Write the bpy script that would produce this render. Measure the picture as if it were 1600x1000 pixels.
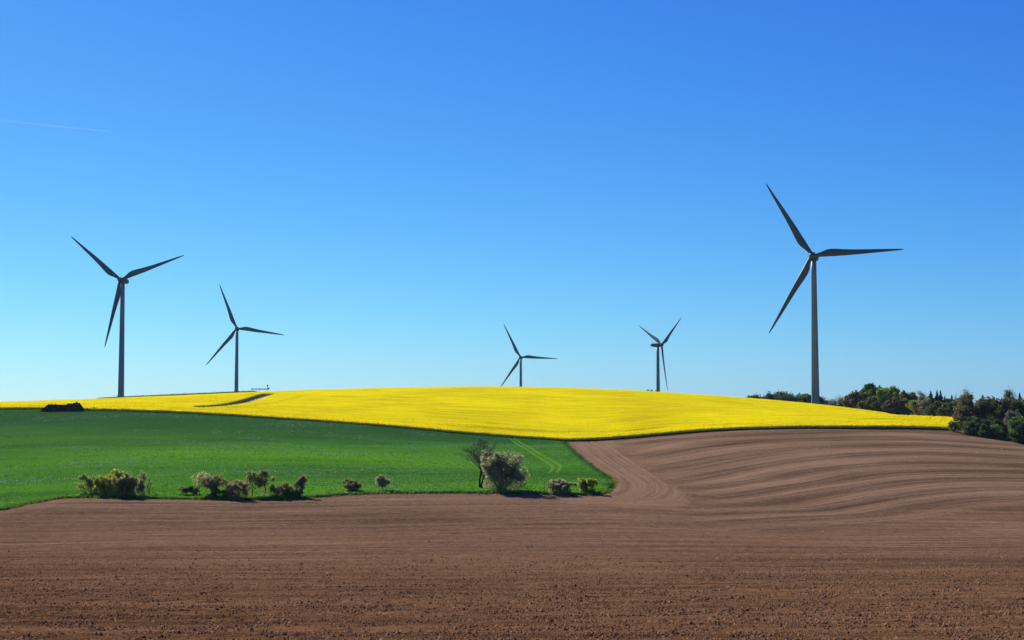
import bpy, math, random
import numpy as np
from mathutils import Vector, Matrix, geometry

for _o in list(bpy.data.objects):
    bpy.data.objects.remove(_o)
SC = bpy.context.scene
COL = SC.collection
R = math.radians

# ------------------------------------------------------------------ camera
cam_data = bpy.data.cameras.new('camera')
cam = bpy.data.objects.new('camera', cam_data)
COL.objects.link(cam)
cam_data.lens = 50.0
cam_data.sensor_width = 36.0
cam_data.clip_start = 0.5
cam_data.clip_end = 150000.0
cam.location = (0.0, 0.0, 0.0)
cam.rotation_euler = (R(90.0) + math.atan(130.0 / 2222.0), 0.0, 0.0)
SC.camera = cam

# ------------------------------------------------------------------ sky and sun
SUN_AZ = R(-31.0)          # clockwise from +Y: the sun stands ahead, to the left of the frame
SUN_EL = R(29.0)
EXPOSURE = 0.75
world = bpy.data.worlds.new('World')
SC.world = world
world.use_nodes = True
wn = world.node_tree
bg = wn.nodes['Background']
sky = wn.nodes.new('ShaderNodeTexSky')
sky.sky_type = 'NISHITA'
sky.sun_disc = False
sky.sun_elevation = SUN_EL
sky.sun_rotation = SUN_AZ
sky.altitude = 300.0
sky.air_density = 1.0
sky.dust_density = 0.1
sky.ozone_density = 4.0
# the photograph's colour grade of a deep, clean blue sky, the same for every direction: one gain and gamma per channel
sep = wn.nodes.new('ShaderNodeSeparateColor')
com = wn.nodes.new('ShaderNodeCombineColor')
wn.links.new(sky.outputs['Color'], sep.inputs[0])
for ch, (gam, gain) in enumerate(((1.46, 0.409), (1.22, 0.736), (0.60, 1.014))):
    m1 = wn.nodes.new('ShaderNodeMath'); m1.operation = 'MULTIPLY'; m1.inputs[1].default_value = 0.1
    m2 = wn.nodes.new('ShaderNodeMath'); m2.operation = 'POWER'; m2.inputs[1].default_value = gam
    m3 = wn.nodes.new('ShaderNodeMath'); m3.operation = 'MULTIPLY'; m3.inputs[1].default_value = gain * 10.0 / 2 ** EXPOSURE
    wn.links.new(sep.outputs[ch], m1.inputs[0]); wn.links.new(m1.outputs[0], m2.inputs[0]); wn.links.new(m2.outputs[0], m3.inputs[0])
    wn.links.new(m3.outputs[0], com.inputs[ch])
wn.links.new(com.outputs[0], bg.inputs['Color'])
bg.inputs['Strength'].default_value = 0.10

sun_data = bpy.data.lights.new('sun', 'SUN')
sun_data.energy = 5.0
sun_data.angle = R(0.53)
sun_data.color = (1.0, 0.95, 0.87)
sun = bpy.data.objects.new('sun', sun_data)
COL.objects.link(sun)
sun_dir = Vector((math.sin(SUN_AZ) * math.cos(SUN_EL), math.cos(SUN_AZ) * math.cos(SUN_EL), math.sin(SUN_EL)))
sun.rotation_euler = sun_dir.to_track_quat('Z', 'Y').to_euler()
sun.location = (-60, 60, 80)

SC.view_settings.view_transform = 'Standard'
SC.view_settings.look = 'None'
SC.view_settings.exposure = EXPOSURE
SC.view_settings.gamma = 1.0
SC.view_settings.use_curve_mapping = False
SC.render.engine = 'CYCLES'
SC.cycles.use_denoising = True
SC.cycles.denoising_prefilter = 'ACCURATE'
SC.cycles.use_adaptive_sampling = False
SC.cycles.max_bounces = 6
SC.cycles.transparent_max_bounces = 12

# ------------------------------------------------------------------ survey data (world metres)
TERRAIN = [(0.0, 40.0, -6.57), (0.0, 60.0, -8.3), (0.0, 90.0, -10.9), (0.0, 120.0, -13.05), (0.0, 150.0, -14.65), (0.0, 185.0, -15.19),
  (0.0, 222.0, -14.09), (0.0, 320.0, -13.6), (0.0, 420.0, -10.91), (0.0, 510.0, -2.29), (0.0, 610.0, 5.75), (-7.12, 40.0, -6.57),
  (-10.7, 60.0, -8.3), (-16.06, 90.0, -10.9), (-21.43, 120.0, -13.05), (-26.8, 150.0, -14.85), (-32.55, 182.0, -15.43), (-39.02, 218.0, -14.61),
  (-57.37, 320.0, -12.6), (-71.79, 400.0, -8.96), (-80.81, 450.0, -5.45), (-97.04, 540.0, 0.0), (-112.36, 625.0, 3.93), (-14.24, 40.0, -6.57),
  (-21.39, 60.0, -8.3), (-32.12, 90.0, -10.9), (-42.86, 120.0, -13.05), (-53.59, 150.0, -15.18), (-62.57, 175.0, -15.62), (-71.57, 200.0, -15.0),
  (-103.93, 290.0, -14.27), (-143.58, 400.0, -8.96), (-172.47, 480.0, -2.37), (-230.0, 640.0, -1.44), (-17.8, 40.0, -6.57), (-26.74, 60.0, -8.3),
  (-40.15, 90.0, -10.9), (-53.57, 120.0, -13.05), (-66.99, 150.0, -15.38), (-78.21, 175.0, -15.62), (-87.19, 195.0, -16.1), (-129.88, 290.0, -15.56),
  (-179.43, 400.0, -10.75), (-220.06, 490.0, -3.3), (-287.46, 640.0, -2.87), (-10.68, 40.0, -6.57), (-16.04, 60.0, -8.3), (-24.09, 90.0, -10.9),
  (-32.14, 120.0, -13.05), (-40.2, 150.0, -14.85), (-58.54, 218.0, -14.51), (-125.31, 465.0, -2.71), (-172.54, 640.0, 1.44), (-19.87, 222.0, -14.09),
  (-39.05, 435.0, -7.41), (-55.74, 620.0, 5.56), (2.85, 40.0, -6.57), (4.28, 60.0, -8.3), (6.42, 90.0, -10.9), (8.57, 120.0, -13.05),
  (10.72, 150.0, -14.72), (13.24, 185.0, -15.03), (16.11, 225.0, -14.28), (21.51, 300.0, -14.09), (30.15, 420.0, -10.53), (36.65, 510.0, -2.29),
  (43.87, 610.0, 4.65), (47.09, 350.0, -10.97), (57.89, 430.0, -8.48), (68.71, 510.0, -3.43), (81.56, 605.0, 2.44), (8.9, 40.0, -6.57),
  (13.37, 60.0, -8.3), (20.07, 90.0, -10.9), (26.79, 120.0, -13.05), (33.5, 150.0, -15.05), (39.1, 175.0, -16.24), (48.08, 215.0, -16.32),
  (59.33, 265.0, -15.4), (72.84, 325.0, -13.09), (86.35, 385.0, -10.34), (96.49, 430.0, -7.9), (116.75, 520.0, -4.66), (132.51, 590.0, -2.12),
  (136.25, 440.0, -8.28), (151.8, 490.0, -5.71), (14.24, 40.0, -6.57), (21.39, 60.0, -8.3), (32.12, 90.0, -10.9), (42.86, 120.0, -13.05),
  (50.01, 140.0, -14.48), (58.97, 165.0, -15.89), (73.33, 205.0, -16.93), (91.31, 255.0, -16.52), (111.11, 310.0, -14.56), (132.72, 370.0, -12.42),
  (154.31, 430.0, -11.36), (17.8, 40.0, -6.57), (26.74, 60.0, -8.3), (40.15, 90.0, -10.9), (53.57, 120.0, -13.05), (62.52, 140.0, -14.48),
  (73.71, 165.0, -16.19), (91.64, 205.0, -17.38), (114.1, 255.0, -17.66), (138.86, 310.0, -15.94), (165.86, 370.0, -14.07), (192.83, 430.0, -13.48),
  (-40.0, 0.0, -2.6), (-40.0, 20.0, -4.75), (-15.0, 0.0, -2.6), (-15.0, 20.0, -4.75), (0.0, 0.0, -2.6), (0.0, 20.0, -4.75), (15.0, 0.0, -2.6),
  (15.0, 20.0, -4.75), (40.0, 0.0, -2.6), (40.0, 20.0, -4.75), (-120.0, 0.0, -4.0), (-120.0, 60.0, -9.5), (120.0, 0.0, -4.0), (120.0, 60.0, -9.5),
  (-300.0, -60.0, 0.0), (-150.0, -60.0, 0.0), (0.0, -60.0, 0.0), (150.0, -60.0, 0.0), (300.0, -60.0, 0.0), (-314.58, 700.0, -5.0),
  (-359.52, 800.0, -11.0), (-251.66, 700.0, -3.0), (-287.61, 800.0, -9.0), (-188.75, 700.0, 0.6), (-215.71, 800.0, -6.0), (-125.83, 700.0, 2.6),
  (-143.81, 800.0, -5.0), (-62.92, 700.0, 4.6), (-71.9, 800.0, -3.0), (0.0, 700.0, 5.0), (0.0, 800.0, -3.0), (62.92, 700.0, 2.5),
  (71.9, 800.0, -6.0), (125.83, 700.0, -2.5), (143.81, 800.0, -11.0), (157.29, 700.0, -4.5), (179.76, 800.0, -13.0), (176.16, 560.0, -9.0),
  (220.2, 700.0, -13.0), (251.66, 800.0, -18.0), (239.08, 560.0, -14.0), (298.85, 700.0, -17.0), (341.54, 800.0, -22.0)]
YELLOW_EDGE = [(-172.48, 480.03), (-157.95, 475.21), (-135.73, 464.95), (-119.21, 461.63), (-103.52, 461.05), (-87.61, 459.09), (-71.12, 452.63),
  (-54.78, 443.73), (-39.06, 435.11), (-29.16, 433.12), (-19.3, 430.18), (-9.62, 428.67), (0.0, 425.59), (9.44, 420.85), (15.83, 415.11),
  (22.3, 414.34), (29.96, 417.43), (37.77, 420.99), (47.64, 424.68), (57.61, 427.91), (67.53, 429.92), (77.4, 431.17), (87.32, 432.37),
  (96.99, 432.23), (106.89, 433.05), (117.19, 435.18), (127.49, 437.04), (136.18, 438.5)]
GREEN_EDGE = [(15.53, 412.28), (15.17, 375.95), (15.5, 345.7), (16.44, 327.56), (17.41, 310.8), (18.3, 291.79), (18.72, 278.66), (18.48, 262.8),
  (17.39, 247.42), (15.8, 233.74), (13.75, 224.25), (11.42, 221.86), (7.94, 221.71), (4.98, 222.43), (0.0, 223.12), (-4.99, 222.8), (-9.99, 223.24),
  (-14.96, 222.76), (-19.99, 223.24), (-23.83, 221.85), (-26.7, 220.98), (-29.42, 219.09), (-33.0, 216.89), (-36.83, 216.57), (-41.24, 216.86),
  (-45.56, 216.62), (-50.43, 216.7), (-55.33, 216.9), (-60.56, 218.26), (-66.2, 220.79), (-69.08, 220.52), (-70.42, 218.55), (-70.83, 213.9),
  (-71.22, 209.47), (-71.18, 204.01), (-71.66, 200.25)]
BANDS = [(28.51, 348.43, 0), (44.6, 391.79, 0), (62.95, 402.32, 0), (85.88, 409.42, 0), (114.43, 418.08, 0), (150.93, 420.6, 0), (28.33, 321.24, 1),
  (41.79, 335.89, 1), (59.81, 358.0, 1), (88.83, 384.54, 1), (116.95, 396.53, 1), (139.46, 388.72, 1), (29.92, 290.4, 2), (41.97, 306.07, 2),
  (58.63, 330.03, 2), (81.91, 354.68, 2), (108.51, 368.0, 2), (130.0, 362.43, 2), (31.1, 259.16, 3), (43.13, 279.9, 3), (61.83, 310.93, 3),
  (83.98, 333.07, 3), (103.89, 340.2, 3), (120.94, 337.27, 3), (31.87, 240.1, 4), (45.36, 265.17, 4), (65.53, 297.73, 4), (89.4, 314.8, 4),
  (113.7, 317.17, 4), (32.4, 222.77, 5), (46.04, 244.91, 5), (67.01, 277.71, 5), (87.37, 296.65, 5), (107.3, 299.43, 5), (35.61, 213.68, 6),
  (48.32, 230.99, 6), (67.9, 258.7, 6), (84.21, 276.03, 6), (101.22, 282.56, 6), (38.53, 205.13, 7), (56.97, 226.4, 7), (76.92, 252.27, 7),
  (94.61, 264.18, 7), (43.04, 195.95, 8), (57.24, 209.82, 8), (72.46, 229.73, 8), (86.98, 242.98, 8), (47.15, 187.54, 9), (57.24, 194.74, 9),
  (67.72, 207.82, 9), (79.58, 222.4, 9)]
HEADLAND = [(28.96, 408.68), (27.68, 371.74), (26.88, 329.44), (28.14, 306.39), (28.76, 279.18), (28.69, 252.23), (27.75, 226.33), (27.04, 218.15),
  (25.39, 210.21), (22.82, 204.05)]
TRACKS_A = [(-0.95, 425.31), (0.55, 412.25), (3.31, 369.53), (5.38, 343.05), (7.31, 326.3), (8.2, 315.48), (8.63, 305.66), (8.12, 297.03),
  (7.34, 287.49)]
TRACKS_B = [(0.0, 427.34), (1.86, 415.5), (4.42, 378.81), (6.26, 349.16), (8.57, 329.5), (9.72, 318.91), (10.33, 311.51), (9.79, 299.43),
  (8.9, 287.86)]
PATH = [(-108.0, 487.7), (-104.8, 496.5), (-102.8, 510.8), (-102.6, 531.3), (-103.1, 553.1), (-103.0, 573.0), (-103.3, 593.9)]
TRAM1 = [(-22.0, 445.54), (-7.97, 443.91), (3.95, 440.5), (15.68, 436.93), (25.34, 434.49), (35.19, 435.71), (47.41, 440.14)]
TRAM2 = [(-96.5, 482.84), (-90.89, 505.87), (-87.36, 525.57), (-85.37, 550.75), (-82.42, 573.17)]
SHRUBS = {'a': (-66.61, 226.17), 'b': (-62.62, 222.43), 'c': (-59.29, 219.35), 'd': (-57.93, 220.49), 'e': (-57.36, 221.72), 'e2': (-56.58, 222.95),
  'f': (-50.2, 222.99), 'g': (-48.27, 221.93), 'h': (-45.85, 219.85), 'i': (-44.56, 218.85), 'j': (-42.03, 217.9), 'k': (-38.97, 219.9),
  'l': (-35.48, 218.4), 'm': (-33.16, 217.94), 'n': (-32.26, 219.77), 'o': (-25.8, 226.87), 'p': (-20.36, 226.3), 'q': (-5.19, 231.79),
  'r': (-1.62, 226.63), 's': (7.48, 222.79), 't': (11.88, 224.91), 'u': (1.25, 232.45)}
YELLOW_LEFT = [(-300.0, 498.0), (-240.0, 490.0)]
GREEN_LEFT = [(-78.0, 192.0), (-100.0, 186.0), (-160.0, 190.0), (-330.0, 260.0)]
YELLOW_ALL = YELLOW_LEFT + YELLOW_EDGE + [(143.0, 458.0), (153.0, 490.0), (172.0, 560.0), (205.0, 680.0)]
CONTRAIL = [(-16790, 46000, 9226), (-13125, 46000, 8846)]

# ------------------------------------------------------------------ helpers
def link(o, parent=None):
    COL.objects.link(o)
    if parent is not None:
        o.parent = parent
    return o

def mk(name, verts, faces, mat, parent=None, attrs=None, smooth=False):
    """one mesh object from arrays; faces: an (n,k) array or a list of such arrays"""
    me = bpy.data.meshes.new(name)
    verts = np.asarray(verts, dtype=np.float32)
    if isinstance(faces, np.ndarray):
        faces = [faces]
    faces = [np.asarray(f, dtype=np.int32) for f in faces if len(f)]
    me.vertices.add(len(verts))
    me.vertices.foreach_set('co', verts.ravel())
    nl = sum(f.size for f in faces)
    npol = sum(len(f) for f in faces)
    me.loops.add(nl)
    me.polygons.add(npol)
    me.loops.foreach_set('vertex_index', np.concatenate([f.ravel() for f in faces]))
    starts, base = [], 0
    for f in faces:
        starts.append(base + np.arange(len(f)) * f.shape[1])
        base += f.size
    me.polygons.foreach_set('loop_start', np.concatenate(starts).astype(np.int32))
    if smooth:
        me.polygons.foreach_set('use_smooth', np.ones(npol, dtype=bool))
    me.update(calc_edges=True)
    for k, v in (attrs or {}).items():
        a = me.attributes.new(k, 'FLOAT', 'POINT')
        a.data.foreach_set('value', np.asarray(v, dtype=np.float32))
    if mat is not None:
        me.materials.append(mat)
    return link(bpy.data.objects.new(name, me), parent)

def tag(o, label, cat=None, group=None, kind=None):
    o['label'] = label
    if cat: o['category'] = cat
    if group: o['group'] = group
    if kind: o['kind'] = kind
    return o

def thing(name, label, cat, loc, group=None):
    o = link(bpy.data.objects.new(name, None))
    o.location = loc
    o.empty_display_size = 0.5
    return tag(o, label, cat, group)

class MB:
    """collects rings, tubes and boxes into one mesh"""
    def __init__(s): s.v, s.q, s.t, s.n = [], [], [], 0
    def add(s, v, q=(), t=()):
        v = np.asarray(v, float)
        s.v.append(v)
        if len(q): s.q.append(np.asarray(q, int) + s.n)
        if len(t): s.t.append(np.asarray(t, int) + s.n)
        s.n += len(v)
    def loft(s, rings, cap=True):
        rings = np.asarray(rings, float)
        m, k = rings.shape[:2]
        v = rings.reshape(-1, 3)
        i = np.arange(m - 1)[:, None] * k
        j = np.arange(k)[None]
        a, b = i + j, i + (j + 1) % k
        q = np.stack([a, b, b + k, a + k], -1).reshape(-1, 4)
        t = []
        if cap:
            v = np.vstack([v, rings[0].mean(0), rings[-1].mean(0)])
            c0, c1 = m * k, m * k + 1
            for jj in range(k):
                t.append((c0, (jj + 1) % k, jj))
                t.append((c1, (m - 1) * k + jj, (m - 1) * k + (jj + 1) % k))
        s.add(v, q, t)
    def tube(s, pts, rad, sides=5):
        pts = np.asarray(pts, float)
        rad = np.broadcast_to(rad, (len(pts),))
        d = np.gradient(pts, axis=0)
        d /= np.linalg.norm(d, axis=1, keepdims=True) + 1e-9
        ref = np.array([0.0, 0.0, 1.0]) if abs(d[0][2]) < 0.8 else np.array([1.0, 0.0, 0.0])
        a = np.cross(d, ref); a /= np.linalg.norm(a, axis=1, keepdims=True) + 1e-9
        b = np.cross(d, a)
        th = np.arange(sides) * 2 * math.pi / sides
        ring = pts[:, None] + rad[:, None, None] * (np.cos(th)[None, :, None] * a[:, None] + np.sin(th)[None, :, None] * b[:, None])
        s.loft(ring, cap=sides > 3)
    def box(s, c, size):
        c = np.asarray(c, float); h = np.asarray(size, float) / 2
        v = np.array([(x, y, z) for x in (-1, 1) for y in (-1, 1) for z in (-1, 1)]) * h + c
        s.add(v, [(0, 1, 3, 2), (4, 6, 7, 5), (0, 4, 5, 1), (2, 3, 7, 6), (0, 2, 6, 4), (1, 5, 7, 3)])
    def build(s, name, mat, parent=None, smooth=False, attrs=None):
        f = []
        if s.q: f.append(np.vstack(s.q))
        if s.t: f.append(np.vstack(s.t))
        return mk(name, np.vstack(s.v), f, mat, parent, attrs, smooth)

def sstep(t):
    t = np.clip(t, 0, 1)
    return t * t * (3 - 2 * t)

def _hash(ix, iy, seed):
    h = (ix * 374761393 + iy * 668265263 + seed * 974634777) & 0xffffffff
    h = ((h ^ (h >> 13)) * 1274126177) & 0xffffffff
    return ((h ^ (h >> 16)) & 0xffff) / 65535.0

def noise2(x, y, seed=0):
    x = np.asarray(x, float); y = np.asarray(y, float)
    fx, fy = np.floor(x), np.floor(y)
    ix, iy = fx.astype(np.int64), fy.astype(np.int64)
    tx, ty = sstep(x - fx), sstep(y - fy)
    a, b = _hash(ix, iy, seed), _hash(ix + 1, iy, seed)
    c, d = _hash(ix, iy + 1, seed), _hash(ix + 1, iy + 1, seed)
    return (a + (b - a) * tx) * (1 - ty) + (c + (d - c) * tx) * ty

def fbm(x, y, seed=0, octv=4):
    s, amp, tot = 0.0, 1.0, 0.0
    for o in range(octv):
        s = s + amp * noise2(x * 2 ** o + o * 17.3, y * 2 ** o - o * 9.1, seed + o)
        tot += amp; amp *= 0.55
    return s / tot - 0.5

TPS_S = 100.0
def _U(r2):
    r2 = np.maximum(r2, 1e-12)
    return 0.5 * r2 * np.log(r2)
class TPS:
    """smooth surface through surveyed points"""
    def __init__(s, P, v, lam):
        s.Q = np.asarray(P, float) / TPS_S
        n = len(s.Q)
        A = np.zeros((n + 3, n + 3))
        A[:n, :n] = _U(((s.Q[:, None] - s.Q[None]) ** 2).sum(-1)) + lam * np.eye(n)
        A[:n, n] = 1; A[:n, n + 1:] = s.Q; A[n:, :n] = A[:n, n:].T
        s.w = np.linalg.solve(A, np.r_[np.asarray(v, float), 0, 0, 0])
    def __call__(s, x, y):
        x = np.asarray(x, float) / TPS_S; y = np.asarray(y, float) / TPS_S
        o = s.w[-3] + s.w[-2] * x + s.w[-1] * y
        for (qx, qy), w in zip(s.Q, s.w):
            o = o + w * _U((x - qx) ** 2 + (y - qy) ** 2)
        return o

_T = np.array(TERRAIN)
_hills = TPS(_T[:, :2], _T[:, 2], 0.002)
_B = np.array(BANDS)
_phi = TPS(_B[:, :2], _B[:, 2], 0.01)

def height(x, y):
    x = np.asarray(x, float); y = np.asarray(y, float)
    dx = np.maximum(np.abs(x) - 280, 0)
    dy = np.maximum(y - 760, 0) + np.maximum(-y - 60, 0)
    w = 1 - sstep(np.hypot(dx, dy) / 320)
    far = -6 - 20 * sstep((y - 700) / 1200)
    return _hills(np.clip(x, -700, 700), np.clip(y, -400, 1200)) * w + far * (1 - w)

def hz(x, y):
    return float(height(np.array([x]), np.array([y]))[0])

def seg_dist(x, y, line, cap=True):
    """distance to a polyline, and position along it"""
    best = np.full(np.shape(x), 1e9); along = np.zeros(np.shape(x)); acc = 0.0
    for (ax, ay), (bx, by) in zip(line[:-1], line[1:]):
        L2 = (bx - ax) ** 2 + (by - ay) ** 2
        t = np.clip(((x - ax) * (bx - ax) + (y - ay) * (by - ay)) / L2, 0, 1)
        d = np.hypot(x - ax - t * (bx - ax), y - ay - t * (by - ay))
        m = d < best
        best = np.where(m, d, best)
        along = np.where(m, acc + t * math.sqrt(L2), along)
        acc += math.sqrt(L2)
    return best, along

def inside(x, y, poly):
    x = np.asarray(x); r = np.zeros(x.shape, bool)
    P = list(poly)
    for (ax, ay), (bx, by) in zip(P, P[1:] + P[:1]):
        c = (ay > y) != (by > y)
        with np.errstate(divide='ignore', invalid='ignore'):
            r ^= c & (x < (bx - ax) * (y - ay) / (by - ay + 1e-12) + ax)
    return r

# ------------------------------------------------------------------ materials
def new_mat(name):
    m = bpy.data.materials.new(name)
    m.use_nodes = True
    nt = m.node_tree
    nt.nodes.clear()
    out = nt.nodes.new('ShaderNodeOutputMaterial')
    return m, nt, out

class NT:
    def __init__(s, nt): s.t = nt
    def n(s, typ, **kw):
        nd = s.t.nodes.new(typ)
        for k, v in kw.items(): setattr(nd, k, v)
        return nd
    def l(s, a, b): s.t.links.new(a, b)
    def val(s, sock, v):
        if hasattr(v, 'is_output'): s.l(v, sock)
        else: sock.default_value = v
    def attr(s, name):
        return s.n('ShaderNodeAttribute', attribute_name=name).outputs['Fac']
    def math(s, op, a, b=0.0, c=0.0, clamp=False):
        nd = s.n('ShaderNodeMath', operation=op, use_clamp=clamp)
        s.val(nd.inputs[0], a); s.val(nd.inputs[1], b); s.val(nd.inputs[2], c)
        return nd.outputs[0]
    def ramp(s, fac, lo, hi):           # linear 0..1 between lo and hi
        nd = s.n('ShaderNodeMapRange')
        nd.clamp = True
        s.val(nd.inputs['Value'], fac); nd.inputs['From Min'].default_value = lo; nd.inputs['From Max'].default_value = hi
        return nd.outputs[0]
    def mix(s, fac, a, b, mode='MIX'):
        nd = s.n('ShaderNodeMix', data_type='RGBA', blend_type=mode)
        s.val(nd.inputs[0], fac)
        for sk, v in ((nd.inputs[6], a), (nd.inputs[7], b)):
            if hasattr(v, 'is_output'): s.l(v, sk)
            else: sk.default_value = (*v, 1.0)
        return nd.outputs[2]
    def combine(s, x, y, z=0.0):
        nd = s.n('ShaderNodeCombineXYZ')
        for sk, v in zip(nd.inputs, (x, y, z)): s.val(sk, v)
        return nd.outputs[0]
    def pos(s):
        return s.n('ShaderNodeNewGeometry').outputs['Position']
    def objpos(s):
        return s.n('ShaderNodeTexCoord').outputs['Object']
    def xyz(s, v):
        nd = s.n('ShaderNodeSeparateXYZ'); s.l(v, nd.inputs[0]); return nd.outputs
    def noise(s, vec, scale, detail=4.0, rough=0.55):
        nd = s.n('ShaderNodeTexNoise')
        s.l(vec, nd.inputs['Vector'])
        nd.inputs['Scale'].default_value = scale; nd.inputs['Detail'].default_value = detail; nd.inputs['Roughness'].default_value = rough
        return nd.outputs['Fac']
    def bump(s, h, strength, dist, normal=None):
        nd = s.n('ShaderNodeBump')
        s.l(h, nd.inputs['Height']); nd.inputs['Strength'].default_value = strength; nd.inputs['Distance'].default_value = dist
        if normal is not None: s.l(normal, nd.inputs['Normal'])
        return nd.outputs[0]

def diffuse_out(k, out, col, normal=None, rough=0.9, spec=0.1):
    p = k.n('ShaderNodeBsdfPrincipled')
    k.val(p.inputs['Base Color'], col if hasattr(col, 'is_output') else (*col, 1.0))
    p.inputs['Roughness'].default_value = rough
    p.inputs['Specular IOR Level'].default_value = spec
    if normal is not None: k.l(normal, p.inputs['Normal'])
    k.l(p.outputs[0], out.inputs['Surface'])
    return p

def plain_mat(name, col, rough=0.6, spec=0.3, var=0.15, scale=1.0, relief=0.15):
    m, nt, out = new_mat(name); k = NT(nt)
    n = k.noise(k.objpos(), scale, 5.0)
    c = k.mix(k.ramp(n, 0.3, 0.7), tuple(v * (1 - var) for v in col), tuple(min(1, v * (1 + var)) for v in col))
    diffuse_out(k, out, c, k.bump(k.noise(k.objpos(), scale * 6), relief, 0.02) if relief else None, rough, spec)
    return m

def leaf_mat(name, dark, light, trans=0.5):
    m, nt, out = new_mat(name); k = NT(nt)
    c = k.mix(k.attr('tint'), dark, light)
    d = k.n('ShaderNodeBsdfDiffuse'); t = k.n('ShaderNodeBsdfTranslucent')
    k.l(c, d.inputs[0]); k.l(c, t.inputs[0])
    x = k.n('ShaderNodeMixShader'); x.inputs[0].default_value = trans
    k.l(d.outputs[0], x.inputs[1]); k.l(t.outputs[0], x.inputs[2])
    k.l(x.outputs[0], out.inputs['Surface'])
    return m

def soil_mat():
    m, nt, out = new_mat('bare_soil'); k = NT(nt)
    P = k.pos(); X = k.xyz(P)
    phi, wb, hd, gd, far = k.attr('phi'), k.attr('slope_pass'), k.attr('headland'), k.attr('edge_dist'), k.attr('meadow')
    xs = k.math('MULTIPLY', X[0], 0.012)
    # streaks left by the implements, along the direction of travel
    s_slope = k.noise(k.combine(xs, k.math('MULTIPLY', phi, 5.0)), 1.0, 4.0, 0.65)
    s_fine = k.noise(k.combine(k.math('MULTIPLY', X[0], 0.03), k.math('MULTIPLY', phi, 22.0)), 1.0, 3.0, 0.6)
    yy = k.math('ADD', X[1], k.math('MULTIPLY', X[0], -0.06))
    s_fore = k.noise(k.combine(k.math('MULTIPLY', X[0], 0.02), k.math('MULTIPLY', yy, 0.35)), 1.0, 5.0, 0.7)
    s_head = k.noise(k.combine(k.math('MULTIPLY', X[1], 0.01), k.math('MULTIPLY', gd, 1.3)), 1.0, 3.0, 0.65)
    def centred(v, amp): return k.math('MULTIPLY', k.math('SUBTRACT', v, 0.5), amp)
    b2 = k.noise(k.combine(xs, k.math('MULTIPLY', phi, 1.9)), 1.0, 2.0)
    wav = k.math('SINE', k.math('MULTIPLY_ADD', k.math('ADD', phi, centred(b2, 0.5)), 2 * math.pi, 0.6))
    band = k.math('MULTIPLY', wav, k.math('ADD', 0.20, centred(b2, 0.45)))  # bands paint ridge shading into the colour, along with moisture tones
    band = k.math('ADD', 0.50, band)
    band = k.math('ADD', band, centred(s_slope, 0.75))
    sub = k.math('SINE', k.math('MULTIPLY', k.math('ADD', phi, centred(b2, 0.5)), 2 * math.pi * 4))
    band = k.math('ADD', band, k.math('MULTIPLY', sub, k.math('MULTIPLY', s_slope, 0.16)))
    band = k.math('ADD', band, centred(s_fine, 1.4))
    fac = k.n('ShaderNodeMix', data_type='FLOAT')
    k.l(wb, fac.inputs[0]); k.l(k.math('ADD', 0.47, centred(s_fore, 1.6)), fac.inputs[2]); k.l(band, fac.inputs[3])
    fac2 = k.n('ShaderNodeMix', data_type='FLOAT')
    k.l(hd, fac2.inputs[0]); k.l(fac.outputs[0], fac2.inputs[2])
    k.l(k.math('ADD', 0.66, centred(s_head, 1.5)), fac2.inputs[3])
    f = fac2.outputs[0]
    big = k.noise(P, 0.016, 4.0)
    f = k.math('ADD', f, k.math('MULTIPLY', k.math('SUBTRACT', big, 0.5), 0.9))
    grain = k.noise(P, 3.2, 6.0, 0.75)
    grain2 = k.noise(P, 1.1, 5.0, 0.8)
    f = k.math('ADD', f, k.math('MULTIPLY', k.math('SUBTRACT', grain, 0.5), 1.3))
    f = k.math('ADD', f, k.math('MULTIPLY', k.math('SUBTRACT', grain2, 0.5), 1.2))
    moist = k.attr('moist')
    c_dry = k.mix(k.ramp(f, 0.05, 0.95), SOIL_A, SOIL_B)
    c_red = k.mix(k.ramp(f, 0.15, 0.85), SOIL_C, SOIL_D)
    col = k.mix(moist, c_dry, c_red)
    stone = k.ramp(k.noise(P, 5.5, 2.0, 0.5), 0.755, 0.79)
    col = k.mix(k.math('MULTIPLY', stone, 0.5), col, (0.42, 0.34, 0.27))
    grass = k.mix(grain2, (0.03, 0.06, 0.012), (0.07, 0.11, 0.02))
    col = k.mix(far, col, grass)
    h = k.math('ADD', k.math('MULTIPLY', grain, 0.5), k.math('MULTIPLY', grain2, 0.9))
    diffuse_out(k, out, col, k.bump(h, 0.75, 0.22), 1.0, 0.0)
    return m

SOIL_A, SOIL_B = (0.076, 0.043, 0.024), (0.262, 0.160, 0.092)
SOIL_C, SOIL_D = (0.068, 0.033, 0.015), (0.195, 0.102, 0.050)

def clod_mat():
    m, nt, out = new_mat('clods'); k = NT(nt)
    c = k.mix(k.attr('tint'), SOIL_C, tuple(v * 1.5 for v in SOIL_D))
    c = k.mix(k.attr('dry'), c, k.mix(k.attr('tint'), SOIL_A, tuple(v * 1.2 for v in SOIL_B)))
    diffuse_out(k, out, c, k.bump(k.noise(k.pos(), 25.0), 0.5, 0.02), 1.0, 0.0)
    return m

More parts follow.
